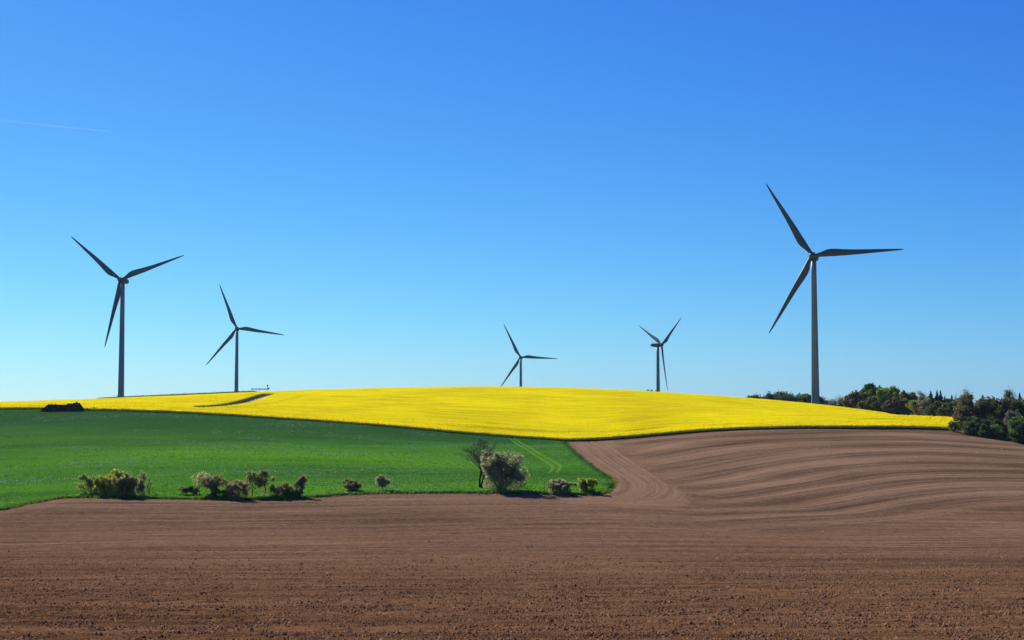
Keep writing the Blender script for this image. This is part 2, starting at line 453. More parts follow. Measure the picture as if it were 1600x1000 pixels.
def rape_mat():
    m, nt, out = new_mat('rapeseed_bloom'); k = NT(nt)
    P = k.pos(); X = k.xyz(P)
    hf = k.attr('bloom')
    streak = k.noise(k.combine(k.math('MULTIPLY', X[0], 0.035), k.math('MULTIPLY', k.attr('row'), 0.30)), 1.0, 5.0, 0.7)
    grain = k.noise(P, 2.3, 5.0, 0.7)
    patch = k.noise(P, 0.03, 3.0)
    f = k.math('ADD', k.math('MULTIPLY', streak, 0.85), k.math('MULTIPLY', grain, 0.45))
    f = k.math('SUBTRACT', f, 0.10)
    f = k.math('ADD', f, k.math('MULTIPLY', k.math('SUBTRACT', patch, 0.5), 0.35))
    yel = k.mix(k.ramp(f, 0.34, 0.62), (0.47, 0.36, 0.003), (0.88, 0.71, 0.002))
    gre = k.mix(grain, (0.018, 0.035, 0.008), (0.07, 0.11, 0.015))
    hfn = k.math('ADD', hf, k.math('MULTIPLY', k.math('SUBTRACT', grain, 0.5), 0.7))
    col = k.mix(k.ramp(hfn, 0.30, 0.60), gre, yel)
    d = k.n('ShaderNodeBsdfDiffuse'); t = k.n('ShaderNodeBsdfTranslucent')
    k.l(col, d.inputs[0]); k.l(col, t.inputs[0])
    nb = k.bump(k.math('ADD', grain, streak), 0.55, 0.30)
    k.l(nb, d.inputs['Normal'])
    x = k.n('ShaderNodeMixShader'); x.inputs[0].default_value = 0.12
    k.l(d.outputs[0], x.inputs[1]); k.l(t.outputs[0], x.inputs[2])
    k.l(x.outputs[0], out.inputs['Surface'])
    return m

def wheat_mat():
    m, nt, out = new_mat('young_wheat'); k = NT(nt)
    P = k.pos(); X = k.xyz(P)
    streak = k.noise(k.combine(k.math('MULTIPLY', X[0], 0.035), k.math('MULTIPLY', X[1], 0.11)), 1.0, 5.0, 0.7)
    patch = k.noise(k.combine(k.math('MULTIPLY', X[0], 0.010), k.math('MULTIPLY', X[1], 0.020)), 1.0, 3.0)
    grain = k.noise(P, 1.7, 5.0, 0.7)
    f = k.math('ADD', k.math('MULTIPLY', streak, 0.55), k.math('MULTIPLY', grain, 0.45))
    f = k.math('ADD', f, k.math('MULTIPLY', k.math('SUBTRACT', patch, 0.5), 0.9))
    col = k.mix(k.ramp(f, 0.28, 0.70), (0.027, 0.098, 0.016), (0.078, 0.220, 0.020))
    lush = k.attr('lush')
    col = k.mix(k.math('MULTIPLY', lush, k.ramp(k.math('ADD', patch, k.math('MULTIPLY', streak, 0.3)), 0.45, 0.8)), col, (0.098, 0.255, 0.010))
    col = k.mix(k.math('MULTIPLY', k.attr('thin'), 0.75), col, (0.024, 0.070, 0.026))
    col = k.mix(k.math('MULTIPLY', k.attr('wheel'), k.ramp(grain, 0.25, 0.5)), col, (0.115, 0.235, 0.028))
    d = k.n('ShaderNodeBsdfDiffuse'); t = k.n('ShaderNodeBsdfTranslucent')
    k.l(col, d.inputs[0]); k.l(col, t.inputs[0])
    k.l(k.bump(k.math('ADD', grain, streak), 0.6, 0.25), d.inputs['Normal'])
    x = k.n('ShaderNodeMixShader'); x.inputs[0].default_value = 0.1
    k.l(d.outputs[0], x.inputs[1]); k.l(t.outputs[0], x.inputs[2])
    k.l(x.outputs[0], out.inputs['Surface'])
    return m

M = {}
M['soil'] = soil_mat()
M['clod'] = clod_mat()
M['rape'] = rape_mat()
M['wheat'] = wheat_mat()
M['grass'] = leaf_mat('grass_blades', (0.045, 0.095, 0.014), (0.15, 0.22, 0.035), 0.45)
M['wheat_leaf'] = leaf_mat('wheat_leaves', (0.030, 0.115, 0.014), (0.10, 0.27, 0.025), 0.4)
M['wheat_glint'] = leaf_mat('wheat_glossy_leaves', (0.11, 0.20, 0.11), (0.28, 0.38, 0.27), 0.3)  # pale colour stands in for glints; the leaves are matte
M['flower'] = leaf_mat('rape_flowers', (0.52, 0.40, 0.003), (0.86, 0.70, 0.003), 0.4)
M['stem'] = leaf_mat('rape_stems', (0.025, 0.05, 0.010), (0.09, 0.14, 0.02), 0.3)
M['paint'] = plain_mat('turbine_paint', (0.045, 0.064, 0.070), 0.55, 0.2, 0.10, 0.12, 0.0)  # light coating darkened: the backlit silhouette's shade is put into the colour
M['tower_paint'] = plain_mat('tower_paint', (0.145, 0.185, 0.195), 0.55, 0.2, 0.10, 0.12, 0.0)  # backlit shade in the colour here too, less deep than on the blades
M['dark_metal'] = plain_mat('dark_metal', (0.02, 0.022, 0.024), 0.6, 0.3)
M['galv'] = plain_mat('galvanised_steel', (0.14, 0.16, 0.16), 0.6, 0.3)
M['lamp'] = plain_mat('lamp_housing', (0.05, 0.05, 0.05), 0.5, 0.3)
M['heap'] = plain_mat('dark_muck', (0.022, 0.015, 0.012), 1.0, 0.0, 0.5, 1.5)
M['gravel'] = plain_mat('gravel', (0.27, 0.25, 0.22), 1.0, 0.0, 0.2, 2.0)
M['stone'] = plain_mat('pale_stone', (0.50, 0.44, 0.37), 0.9, 0.1, 0.2, 3.0)
M['bark'] = plain_mat('bark', (0.055, 0.042, 0.034), 0.95, 0.05, 0.3, 3.0)
M['bark_ivy'] = plain_mat('ivy_clad_bark', (0.022, 0.026, 0.016), 0.95, 0.05, 0.4, 3.0)
M['twig'] = plain_mat('twig_bark', (0.170, 0.138, 0.105), 0.95, 0.05, 0.3, 3.0)
M['bark_grey'] = plain_mat('grey_bark', (0.11, 0.095, 0.085), 0.95, 0.05, 0.3, 3.0)
LEAF = {
 'dark':    leaf_mat('leaves_dark_green', (0.085, 0.125, 0.036), (0.270, 0.340, 0.090)),
 'olive':   leaf_mat('leaves_olive', (0.150, 0.170, 0.055), (0.430, 0.440, 0.150)),
 'green':   leaf_mat('leaves_green', (0.160, 0.230, 0.050), (0.470, 0.560, 0.130)),
 'spring':  leaf_mat('leaves_spring_green', (0.200, 0.250, 0.036), (0.560, 0.590, 0.100)),
 'brown':   leaf_mat('leaves_budding_brown', (0.150, 0.145, 0.060), (0.430, 0.390, 0.170)),
 'mauve':   leaf_mat('buds_greyish', (0.230, 0.225, 0.100), (0.540, 0.510, 0.250)),
 'red':     leaf_mat('buds_reddish', (0.190, 0.160, 0.070), (0.500, 0.390, 0.180)),
 'blossom': leaf_mat('blossom_cream', (0.170, 0.190, 0.075), (0.560, 0.540, 0.280)),
 'pale':    leaf_mat('leaves_pale', (0.280, 0.290, 0.110), (0.720, 0.670, 0.330)),
 'needle':  leaf_mat('needles', (0.012, 0.022, 0.014), (0.045, 0.065, 0.032), 0.15),
 'w_dark':  leaf_mat('wood_leaves_dark', (0.035, 0.061, 0.026), (0.123, 0.181, 0.052), 0.4),
 'w_olive': leaf_mat('wood_leaves_olive', (0.052, 0.064, 0.026), (0.189, 0.203, 0.065), 0.4),
 'w_green': leaf_mat('wood_leaves_green', (0.052, 0.104, 0.023), (0.217, 0.319, 0.061), 0.4),
 'w_spring': leaf_mat('wood_leaves_spring', (0.096, 0.151, 0.023), (0.377, 0.435, 0.065), 0.4),
 'w_brown': leaf_mat('wood_leaves_brown', (0.067, 0.064, 0.032), (0.203, 0.181, 0.075), 0.4),
 'w_mauve': leaf_mat('wood_buds_grey', (0.116, 0.104, 0.078), (0.348, 0.297, 0.232), 0.4),
 'w_blossom': leaf_mat('wood_blossom', (0.110, 0.110, 0.070), (0.420, 0.380, 0.270), 0.4),
}

# ------------------------------------------------------------------ ground: one sheet to the horizon
GREEN_POLY = ([(-330.0, 505.0)] + YELLOW_LEFT + [p for p in YELLOW_EDGE if p[0] < 15.5] + GREEN_EDGE + GREEN_LEFT)

def axis(dense, lo, hi, first):
    """dense coordinates, then growing steps out to lo and hi"""
    a, b, s = [], [], first
    v = dense[0]
    while v > lo: v -= s; s *= 1.22; a.append(v)
    s = first; v = dense[-1]
    while v < hi: v += s; s *= 1.22; b.append(v)
    return np.array(a[::-1] + list(dense) + b)

def build_ground():
    xs = axis(np.arange(-200, 200.1, 1.15), -3200, 3200, 1.6)
    y1 = np.arange(20, 150, 0.6); y2 = np.arange(150, 300, 0.75); y3 = np.arange(300, 470, 1.1); y4 = np.arange(470, 800, 4.0)
    ys = axis(np.concatenate([y1, y2, y3, y4]), -900, 3600, 4.0)
    X, Y = np.meshgrid(xs, ys)
    Z = height(X, Y)
    phi = np.zeros_like(X); wb = np.zeros_like(X); gd = np.full_like(X, 60.0); hd = np.zeros_like(X)
    core = (np.abs(X) < 215) & (Y > 20) & (Y < 480)
    xc, yc = X[core], Y[core]
    ph = _phi(xc, yc)
    phi[core] = ph
    d, _ = seg_dist(xc, yc, GREEN_EDGE)
    gd[core] = d
    hx = np.interp(yc, [p[1] for p in HEADLAND][::-1], [p[0] for p in HEADLAND][::-1])
    w_head = (1 - sstep((xc - hx) / 1.0 + 0.5)) * sstep((yc - 203 - 0.25 * np.maximum(0, 16 - xc)) / 7) * (xc > 8)
    w_head = np.maximum(w_head, (1 - sstep((d - 2.5) / 4.0)) * 0.6)
    hd[core] = w_head
    # the slope passes: right of the headland, above the valley floor
    w = sstep((xc - hx + 2) / 10) * sstep((9.6 - ph) / 3.0)
    wb[core] = w
    # relief left by the passes
    vary = np.clip(0.55 + 1.6 * fbm(xc * 0.012, ph * 0.9, 44), 0.1, 1.3)
    wv = ph + 0.35 * fbm(xc * 0.02, ph * 0.8, 45)
    und = vary * (0.15 * np.sin(2 * math.pi * wv + 0.8) + 0.03 * np.sin(2 * math.pi * wv * 4 + 3 * fbm(xc * 0.02, ph, 46)))
    rel = und * w
    rel = rel + 0.05 * np.sin((yc - 0.06 * xc) * 2.1 + 2 * fbm(xc * 0.05, yc * 0.05, 5)) * (1 - w) * (1 - w_head)
    rel = rel + 0.05 * np.sin(d * 2.8) * w_head * (d > 0.3)
    rel = rel + 0.35 * fbm(xc * 0.035, yc * 0.06, 11)
    rel = rel + 0.10 * fbm(xc * 0.9, yc * 0.9, 21)
    near = 1 - sstep((yc - 60) / 70)
    rel = rel + 0.07 * near * (np.random.default_rng(5).random(len(xc)) - 0.5)
    inside_crop = inside(xc, yc, GREEN_POLY)
    rel = np.where(inside_crop, 0.0, rel * sstep(d / 2.0))
    edge_y = np.interp(xc, [p[0] for p in YELLOW_EDGE], [p[1] for p in YELLOW_EDGE])
    rel = rel * (1 - sstep((yc - edge_y + 3) / 3))
    Z[core] += rel
    far = np.zeros_like(X)
    ey = np.interp(X, [p[0] for p in YELLOW_EDGE], [p[1] for p in YELLOW_EDGE])
    far = np.maximum(sstep((Y - ey - 6) / 10), sstep((np.abs(X) - 240) / 60))
    far = np.where(X > 137, sstep((Y - (438 - (X - 137) * 1.2) - 3) / 4), far)
    far = np.maximum(far, sstep((-Y - 30) / 40))
    moist = 1 - sstep((Y - 45 + 60 * fbm(X * 0.02, Y * 0.02, 31)) / 190)
    moist = np.maximum(moist, 0.35 * sstep((phi - 7) / 3) * (wb > 0))
    ny, nx = X.shape
    i = np.arange(ny - 1)[:, None] * nx + np.arange(nx - 1)[None]
    F = np.stack([i, i + 1, i + 1 + nx, i + nx], -1).reshape(-1, 4)
    V = np.stack([X, Y, Z], -1).reshape(-1, 3)
    o = mk('ground', V, F, M['soil'], None, {'phi': phi.ravel(), 'slope_pass': wb.ravel(), 'headland': hd.ravel(), 'edge_dist': gd.ravel(), 'meadow': far.ravel(), 'moist': moist.ravel()}, True)
    return tag(o, 'brown harrowed bare soil rolling down from the foreground and up the right slope', None, None, 'structure')
build_ground()

# ------------------------------------------------------------------ rapeseed field
def build_rape():
    ex = np.array([p[0] for p in YELLOW_ALL]); ey = np.array([p[1] for p in YELLOW_ALL])
    xs = np.arange(-300, 205, 0.8)
    steps = [0.0, 0.12, 0.30, 0.65]
    v, s = 0.65, 0.55
    while v < 300:
        v += s; s = min(s * 1.015, 1.6); steps.append(v)
    v = np.array(steps)
    y0 = np.interp(xs, ex, ey)
    X = np.repeat(xs[None], len(v), 0)
    Y = y0[None] + v[:, None] * np.clip((700 - y0[None]) / 300.0, 0.2, 1.0) ** (v[:, None] > 3)
    Y = np.minimum(Y, 705.0 + v[:, None] * 0.05)
    rag = 1.0 * fbm(X * 0.35, X * 0 + 3.3, 71, 3)
    Y = Y + rag * (v[:, None] < 4)
    full = 0.95 + 0.16 * fbm(X * 0.05, Y * 0.05, 41) + 0.22 * fbm(X * 0.8, Y * 0.8, 51, 3)
    rise = np.interp(v, [0, 0.12, 0.30, 0.65], [0.0, 0.55, 0.86, 1.0])[:, None]
    h = full * rise
    bloom = rise * np.ones_like(X)
    dip = np.zeros_like(X)
    for ln, wd, dp in ((TRAM1, 0.7, 0.6), ([(x, y - 3.2) for x, y in TRAM1], 0.45, 0.35), (TRAM2, 0.8, 0.55)):
        d, _ = seg_dist(X, Y, ln)
        gap = sstep((fbm(X * 0.12, Y * 0.12, 63) + 0.35) / 0.3)
        dip = np.maximum(dip, dp * np.exp(-(d / wd) ** 2) * gap)
    # sowing rows and old wheel marks run with the front edge
    dist_edge = Y - y0[None]
    for off in (13, 27, 41, 55, 69, 83, 97, 111, 125, 150, 180):
        g = sstep((fbm(X * 0.05, Y * 0.02, 80 + off) + 0.10) / 0.25)
        dip = np.maximum(dip, 0.42 * np.exp(-((dist_edge - off - 4 * fbm(X * 0.01, X * 0, off)) / 0.6) ** 2) * g)
    pd, pa = seg_dist(X, Y, PATH)
    lane = 1 - sstep((pd - np.where(X > np.interp(Y, [p[1] for p in PATH], [p[0] for p in PATH]), 4.6, 1.2)) / 0.6)
    h = h * (1 - dip) * (1 - lane)
    bloom = bloom * (1 - 0.8 * dip) * (1 - lane)
    Z = height(X, Y) + 0.03 + h
    ny, nx = X.shape
    i = np.arange(ny - 1)[:, None] * nx + np.arange(nx - 1)[None]
    F = np.stack([i, i + 1, i + 1 + nx, i + nx], -1).reshape(-1, 4)
    o = mk('rapeseed_field', np.stack([X, Y, Z], -1).reshape(-1, 3), F, M['rape'], None, {'bloom': bloom.ravel(), 'row': dist_edge.ravel()}, True)
    tag(o, 'bright yellow flowering rapeseed crop covering the hilltop below the turbines', 'crop field', None, 'stuff')
    # loose flower heads and stems that break up the edge and the surface
    rng = np.random.default_rng(9)
    n = 26000
    x = rng.uniform(-240, 150, n)
    dd = np.where(rng.random(n) < 0.35, rng.uniform(0, 1.2, n), rng.exponential(35, n))
    yb = np.interp(x, ex, ey)
    y = yb + dd
    ok = (y < 690) & (seg_dist(x, y, PATH)[0] > 3.2)
    x, y, dd = x[ok], y[ok], dd[ok]; n = len(x)
    zt = height(x, y) + 0.88 * np.interp(dd, [0, 0.2, 0.7], [0.75, 0.95, 1.0]) + rng.normal(0.08, 0.13, n)
    s = rng.uniform(0.10, 0.24, n)
    V, F, T = leaf_quads(np.stack([x, y, zt], -1), s, rng)
    mk('flower_heads', V, F, M['flower'], o, {'tint': T})['kind'] = 'stuff'
    n = 9000
    x = rng.uniform(-240, 137, n); y = np.interp(x, ex, ey) + rng.uniform(-0.20, 0.25, n)
    z = height(x, y); hh = rng.uniform(0.2, 0.62, n); w = rng.uniform(0.05, 0.12, n)
    lean = rng.normal(0, 0.12, (n, 2))
    V = np.empty((n, 3, 3))
    V[:, 0] = np.stack([x - w, y, z], -1); V[:, 1] = np.stack([x + w, y + rng.uniform(-.1, .1, n), z], -1)
    V[:, 2] = np.stack([x + lean[:, 0], y + lean[:, 1], z + hh], -1)
    mk('stems', V.reshape(-1, 3), np.arange(3 * n).reshape(-1, 3), M['stem'], o, {'tint': np.repeat(rng.random(n), 3)})['kind'] = 'stuff'

def leaf_quads(c, s, rng, flat=0.0, tint=None):
    """one randomly turned quad at each centre"""
    n = len(c)
    a = rng.normal(size=(n, 3)); a[:, 2] *= (1 - flat)
    a /= np.linalg.norm(a, axis=1, keepdims=True) + 1e-9
    b = rng.normal(size=(n, 3)); b -= (b * a).sum(1, keepdims=True) * a
    b /= np.linalg.norm(b, axis=1, keepdims=True) + 1e-9
    s = np.broadcast_to(s, (n,))[:, None]
    e = rng.uniform(0.45, 0.9, (n, 1))
    V = np.empty((n, 4, 3))
    V[:, 0] = c - a * s; V[:, 1] = c - b * s * e; V[:, 2] = c + a * s; V[:, 3] = c + b * s * e
    t = rng.random(n) if tint is None else tint
    return V.reshape(-1, 3), np.arange(4 * n).reshape(-1, 4), np.repeat(t, 4)
build_rape()

# ------------------------------------------------------------------ wheat field
def tufts(name, x, y, z, h, w, mat, parent, rng, blades=3, tint=None):
    n = len(x)
    V = np.empty((n, blades, 3, 3))
    for b in range(blades):
        a = rng.uniform(0, math.pi, n); l = rng.normal(0, 0.45, (n, 2)) * h[:, None]
        ox, oy = rng.normal(0, 0.5, n) * w, rng.normal(0, 0.5, n) * w
        cx, cy = np.cos(a) * w * 0.5, np.sin(a) * w * 0.5
        V[:, b, 0] = np.stack([x + ox - cx, y + oy - cy, z], -1)
        V[:, b, 1] = np.stack([x + ox + cx, y + oy + cy, z], -1)
        V[:, b, 2] = np.stack([x + ox + l[:, 0], y + oy + l[:, 1], z + h * rng.uniform(0.7, 1.15, n)], -1)
    t = rng.random(n) if tint is None else tint
    o = mk(name, V.reshape(-1, 3), np.arange(3 * blades * n).reshape(-1, 3), mat, parent, {'tint': np.repeat(t, 3 * blades)})
    o['kind'] = 'stuff'
    return o

def build_wheat():
    poly = GREEN_POLY
    def refine(P, step):
        out = []
        for (ax, ay), (bx, by) in zip(P, P[1:] + P[:1]):
            n = max(1, int(math.hypot(bx - ax, by - ay) / step))
            out += [(ax + (bx - ax) * k / n, ay + (by - ay) * k / n) for k in range(n)]
        return out
    rim = np.array(refine(poly, 1.2))
    j = 0.35 * fbm(rim[:, 0] * 0.6, rim[:, 1] * 0.6, 91, 3)
    rim[:, 1] += j
    gx, gy = np.meshgrid(np.arange(-325, 22, 1.7), np.arange(185, 505, 1.7))
    gx = gx.ravel() + (np.random.default_rng(2).random(gx.size) - 0.5) * 0.8; gy = gy.ravel() + (np.random.default_rng(3).random(gy.size) - 0.5) * 0.8
    tx, ty = np.meshgrid(np.arange(-3, 12, 0.32), np.arange(280, 430, 1.1))
    tx, ty = tx.ravel(), ty.ravel()
    td = np.minimum(seg_dist(tx, ty, TRACKS_A)[0], seg_dist(tx, ty, TRACKS_B)[0]) < 2.2
    tx, ty = tx[td] + np.random.default_rng(1).random(td.sum()) * 0.1, ty[td]
    gd_ = np.minimum(seg_dist(gx, gy, TRACKS_A)[0], seg_dist(gx, gy, TRACKS_B)[0]) > 2.4
    gx, gy = np.r_[gx[gd_], tx], np.r_[gy[gd_], ty]
    keep = inside(gx, gy, rim.tolist())
    gx, gy = gx[keep], gy[keep]
    far_rim = np.ones(len(gx), bool)
    for k in range(0, len(rim), 1):
        far_rim &= (gx - rim[k, 0]) ** 2 + (gy - rim[k, 1]) ** 2 > 0.8
    gx, gy = gx[far_rim], gy[far_rim]
    pts = [Vector(p) for p in rim.tolist()] + [Vector(p) for p in zip(gx.tolist(), gy.tolist())]
    nr = len(rim)
    vv, ee, ff, *_ = geometry.delaunay_2d_cdt(pts, [(a, (a + 1) % nr) for a in range(nr)], [], 1, 1e-4)
    P = np.array([(p[0], p[1]) for p in vv])
    F = np.array([f for f in ff if len(f) == 3])
    x, y = P[:, 0], P[:, 1]
    dr, _ = seg_dist(x, y, GREEN_EDGE)
    h = np.full(len(x), 0.24) + 0.10 * fbm(x * 0.25, y * 0.25, 13)
    ridx = np.arange(nr)
    w = np.zeros(len(x))
    for ln in (TRACKS_A, TRACKS_B):
        d, _ = seg_dist(x, y, ln)
        w = np.maximum(w, 1 - sstep((d - 0.05) / 0.42))
    z = height(x, y) + h * (1 - 0.6 * w)
    lush = np.exp(-((y - 318 + 0.12 * x) / 34) ** 2) * 0.9 * (x < 0) + np.exp(-((y - 225) / 26) ** 2) * 0.8
    thin = sstep((y - 350) / 95)
    # skirt: the crop's edge down to the soil
    V = np.vstack([np.stack([x, y, z], -1), np.stack([P[:nr, 0], P[:nr, 1], height(P[:nr, 0], P[:nr, 1]) - 0.05], -1)])
    nv = len(x)
    sk = np.array([(a, (a + 1) % nr, nv + (a + 1) % nr, nv + a) for a in range(nr)])
    ext = lambda q: np.r_[q, q[:nr]]
    o = mk('wheat_field', V, [F, sk], M['wheat'], None, {'lush': ext(lush), 'thin': ext(thin), 'wheel': ext(w)}, True)
    tag(o, 'green young cereal crop sloping between the rapeseed and the bare soil', 'crop field', None, 'stuff')
    rng = np.random.default_rng(4)
    n = 95000
    x = rng.uniform(-190, 19, n); y = 195 + 285 * rng.random(n) ** 1.5
    ok = inside(x, y, rim.tolist()) & (np.abs(x) < 0.37 * y + 3)
    x, y = x[ok], y[ok]
    d = np.minimum(seg_dist(x, y, TRACKS_A)[0], seg_dist(x, y, TRACKS_B)[0])
    x, y = x[d > 0.9], y[d > 0.9]; n = len(x)
    tufts('wheat_leaves', x, y, height(x, y) + 0.16, rng.uniform(0.12, 0.30, n), rng.uniform(0.2, 0.45, n), M['wheat_leaf'], o, rng, 2,
          np.clip(0.5 + 1.1 * fbm(x * 0.05, y * 0.12, 77) + rng.normal(0, 0.2, n), 0, 1) * (1 - 0.6 * sstep((y - 350) / 95)))
    # pale tufts in drifts, leaf glints put into their colour
    n = 130000
    x = rng.uniform(-190, 19, n); y = 200 + 270 * rng.random(n) ** 1.3
    m = fbm(x * 0.045, y * 0.10, 7, 3) + 0.5 * fbm(x * 0.4, y * 0.5, 8, 2)
    ok = inside(x, y, rim.tolist()) & (np.abs(x) < 0.37 * y + 3) & (m > 0.10) & (seg_dist(x, y, TRACKS_A)[0] > 1) & (seg_dist(x, y, TRACKS_B)[0] > 1)
    x, y = x[ok], y[ok]; n = len(x)
    tufts('glossy_leaves', x, y, height(x, y) + 0.20, rng.uniform(0.10, 0.22, n), rng.uniform(0.15, 0.5, n), M['wheat_glint'], o, rng, 1)
    # rank grass along the field margin
    n = 9000
    L = np.array(GREEN_EDGE); seg = np.r_[0, np.cumsum(np.hypot(*np.diff(L, axis=0).T))]
    t = rng.uniform(0, seg[-1], n)
    x = np.interp(t, seg, L[:, 0]) + rng.normal(0, 0.35, n); y = np.interp(t, seg, L[:, 1]) + rng.normal(0.4, 0.7, n)
    lushy = np.clip(0.45 + 1.3 * fbm(t * 0.15, t * 0, 6), 0, 1)
    low_ = np.where((x > 11) & (y > 232), 0.35, 1.0)
    g = tufts('margin_grass', x, y, height(x, y), low_ * np.where(rng.random(n) < 0.06, 1.9, 1.0) * rng.uniform(0.15, 0.5, n) * (0.45 + lushy), rng.uniform(0.12, 0.3, n), M['grass'], None, rng, 3, np.clip(lushy + rng.normal(0, 0.25, n), 0, 1))
    tag(g, 'rank grass fringe along the edge between green crop and bare soil', 'grass', None, 'stuff')
build_wheat()

# ------------------------------------------------------------------ loose clods in the near soil
def build_clods():
    rng = np.random.default_rng(12)
    n = 230000
    y = 34 * (180 / 34.0) ** rng.random(n)
    x = rng.uniform(-1, 1, n) * (0.38 * y + 2)
    s = np.clip(rng.lognormal(0.0, 0.45, n), 0.3, 3.0) * np.interp(y, [34, 60, 100, 210], [0.031, 0.037, 0.043, 0.055])
    keep = (rng.random(n) < (0.75 + 0.8 * fbm(x * 0.25, y * 0.8, 3)) * (1 - 0.97 * sstep((y - 75) / 95))) & ~inside(x, y, GREEN_POLY)
    x, y, s = x[keep], y[keep], s[keep]; n = len(x)
    z = height(x, y) + GROUND_REL(x, y)
    base = np.array([(1, 0, 0), (0, 1, 0), (-1, 0, 0), (0, -1, 0), (0, 0, 1), (0, 0, -1)], float)
    f = np.array([(0, 1, 4), (1, 2, 4), (2, 3, 4), (3, 0, 4), (1, 0, 5), (2, 1, 5), (3, 2, 5), (0, 3, 5)])
    f4 = f[:4]
    V = base[None, :5] * rng.uniform(0.7, 1.3, (n, 5, 1)) + rng.normal(0, 0.16, (n, 5, 3))
    V[:, :4, 2] -= 0.35
    a = rng.uniform(0, 6.28, n); ca, sa = np.cos(a)[:, None], np.sin(a)[:, None]
    V = np.stack([V[..., 0] * ca - V[..., 1] * sa, V[..., 0] * sa + V[..., 1] * ca, V[..., 2] * 0.8], -1)
    V = V * s[:, None, None] + np.stack([x, y, z], -1)[:, None]
    F = (np.arange(n)[:, None, None] * 5 + f4[None]).reshape(-1, 3)
    o = mk('soil_clods', V.reshape(-1, 3), F, M['clod'], None, {'tint': np.repeat(np.clip(rng.beta(1.5, 2.0, n), 0, 1), 5), 'dry': np.repeat(sstep((y - 45) / 190), 5)})
    tag(o, 'loose crumbly clods strewn over the brown soil in the foreground', 'clods', None, 'stuff')
    n = 130
    y = 45 + 330 * rng.random(n) ** 1.3; x = rng.uniform(-1, 1, n) * 0.38 * y
    ok = ~inside(x, y, GREEN_POLY) & (y < 400)
    x, y = x[ok], y[ok]; n = len(x)
    s = rng.uniform(0.02, 0.05, n) * np.interp(y, [45, 400], [1, 3.0])
    V = base[None] * rng.uniform(0.6, 1.25, (n, 6, 1)) + rng.normal(0, 0.15, (n, 6, 3))
    V = V * s[:, None, None] + np.stack([x, y, height(x, y) + GROUND_REL(x, y) + s * 0.4], -1)[:, None]
    F = (np.arange(n)[:, None, None] * 6 + f[None]).reshape(-1, 3)
    o = mk('field_stones', V.reshape(-1, 3), F, M['stone'])
    tag(o, 'small pale stones scattered over the bare brown soil', 'stones', None, 'stuff')

def GROUND_REL(x, y):
    return 0.35 * fbm(x * 0.035, y * 0.06, 11) + 0.05 * np.sin((y - 0.06 * x) * 2.1 + 2 * fbm(x * 0.05, y * 0.05, 5))
build_clods()

# ------------------------------------------------------------------ farm track over the crest, with its verge
def build_track():
    P = np.array(PATH, float)
    t = np.linspace(0, len(P) - 1, 60)
    x = np.interp(t, np.arange(len(P)), P[:, 0]); y = np.interp(t, np.arange(len(P)), P[:, 1])
    d = np.gradient(np.stack([x, y], -1), axis=0); d /= np.linalg.norm(d, axis=1, keepdims=True)
    nrm = np.stack([d[:, 1], -d[:, 0]], -1)
    offs = np.array([0.4, 1.2, 3.2, 4.4])
    X = x[:, None] + nrm[:, :1] * offs; Y = y[:, None] + nrm[:, 1:] * offs
    Z = height(X, Y) + 0.09 + np.array([0, .03, .03, 0])
    i = np.arange(59)[:, None] * 4 + np.arange(3)[None]
    F = np.stack([i, i + 1, i + 5, i + 4], -1).reshape(-1, 4)
    o = mk('gravel_track', np.stack([X, Y, Z], -1).reshape(-1, 3), F, M['gravel'], None, None, True)
    tag(o, 'pale gravel farm track climbing through the yellow crop to the crest', None, None, 'structure')
    rng = np.random.default_rng(31)
    n = 6000
    k = rng.integers(0, 60, n)
    off = -rng.uniform(-0.3, 1.2, n)
    xx = x[k] + nrm[k, 0] * off + rng.normal(0, 0.5, n); yy = y[k] + nrm[k, 1] * off + rng.normal(0, 0.5, n)
    g = tufts('track_verge', xx, yy, height(xx, yy), rng.uniform(0.4, 0.95, n), rng.uniform(0.2, 0.4, n), M['stem'], None, rng, 3)
    tag(g, 'dark green grassy bank along the left side of the gravel track', 'grass', None, 'stuff')
    n = 5000
    xx = rng.uniform(-188, -118, n); yy = 652 + rng.normal(0, 2.0, n) + (xx + 150) * 0.05
    g = tufts('crest_grass', xx, yy, height(xx, yy) + 0.5, rng.uniform(0.7, 1.5, n), rng.uniform(0.2, 0.5, n), M['stem'], None, rng, 3)
    tag(g, 'thin line of dark grass on the crest at the foot of the left turbine', 'grass', None, 'stuff')
build_track()

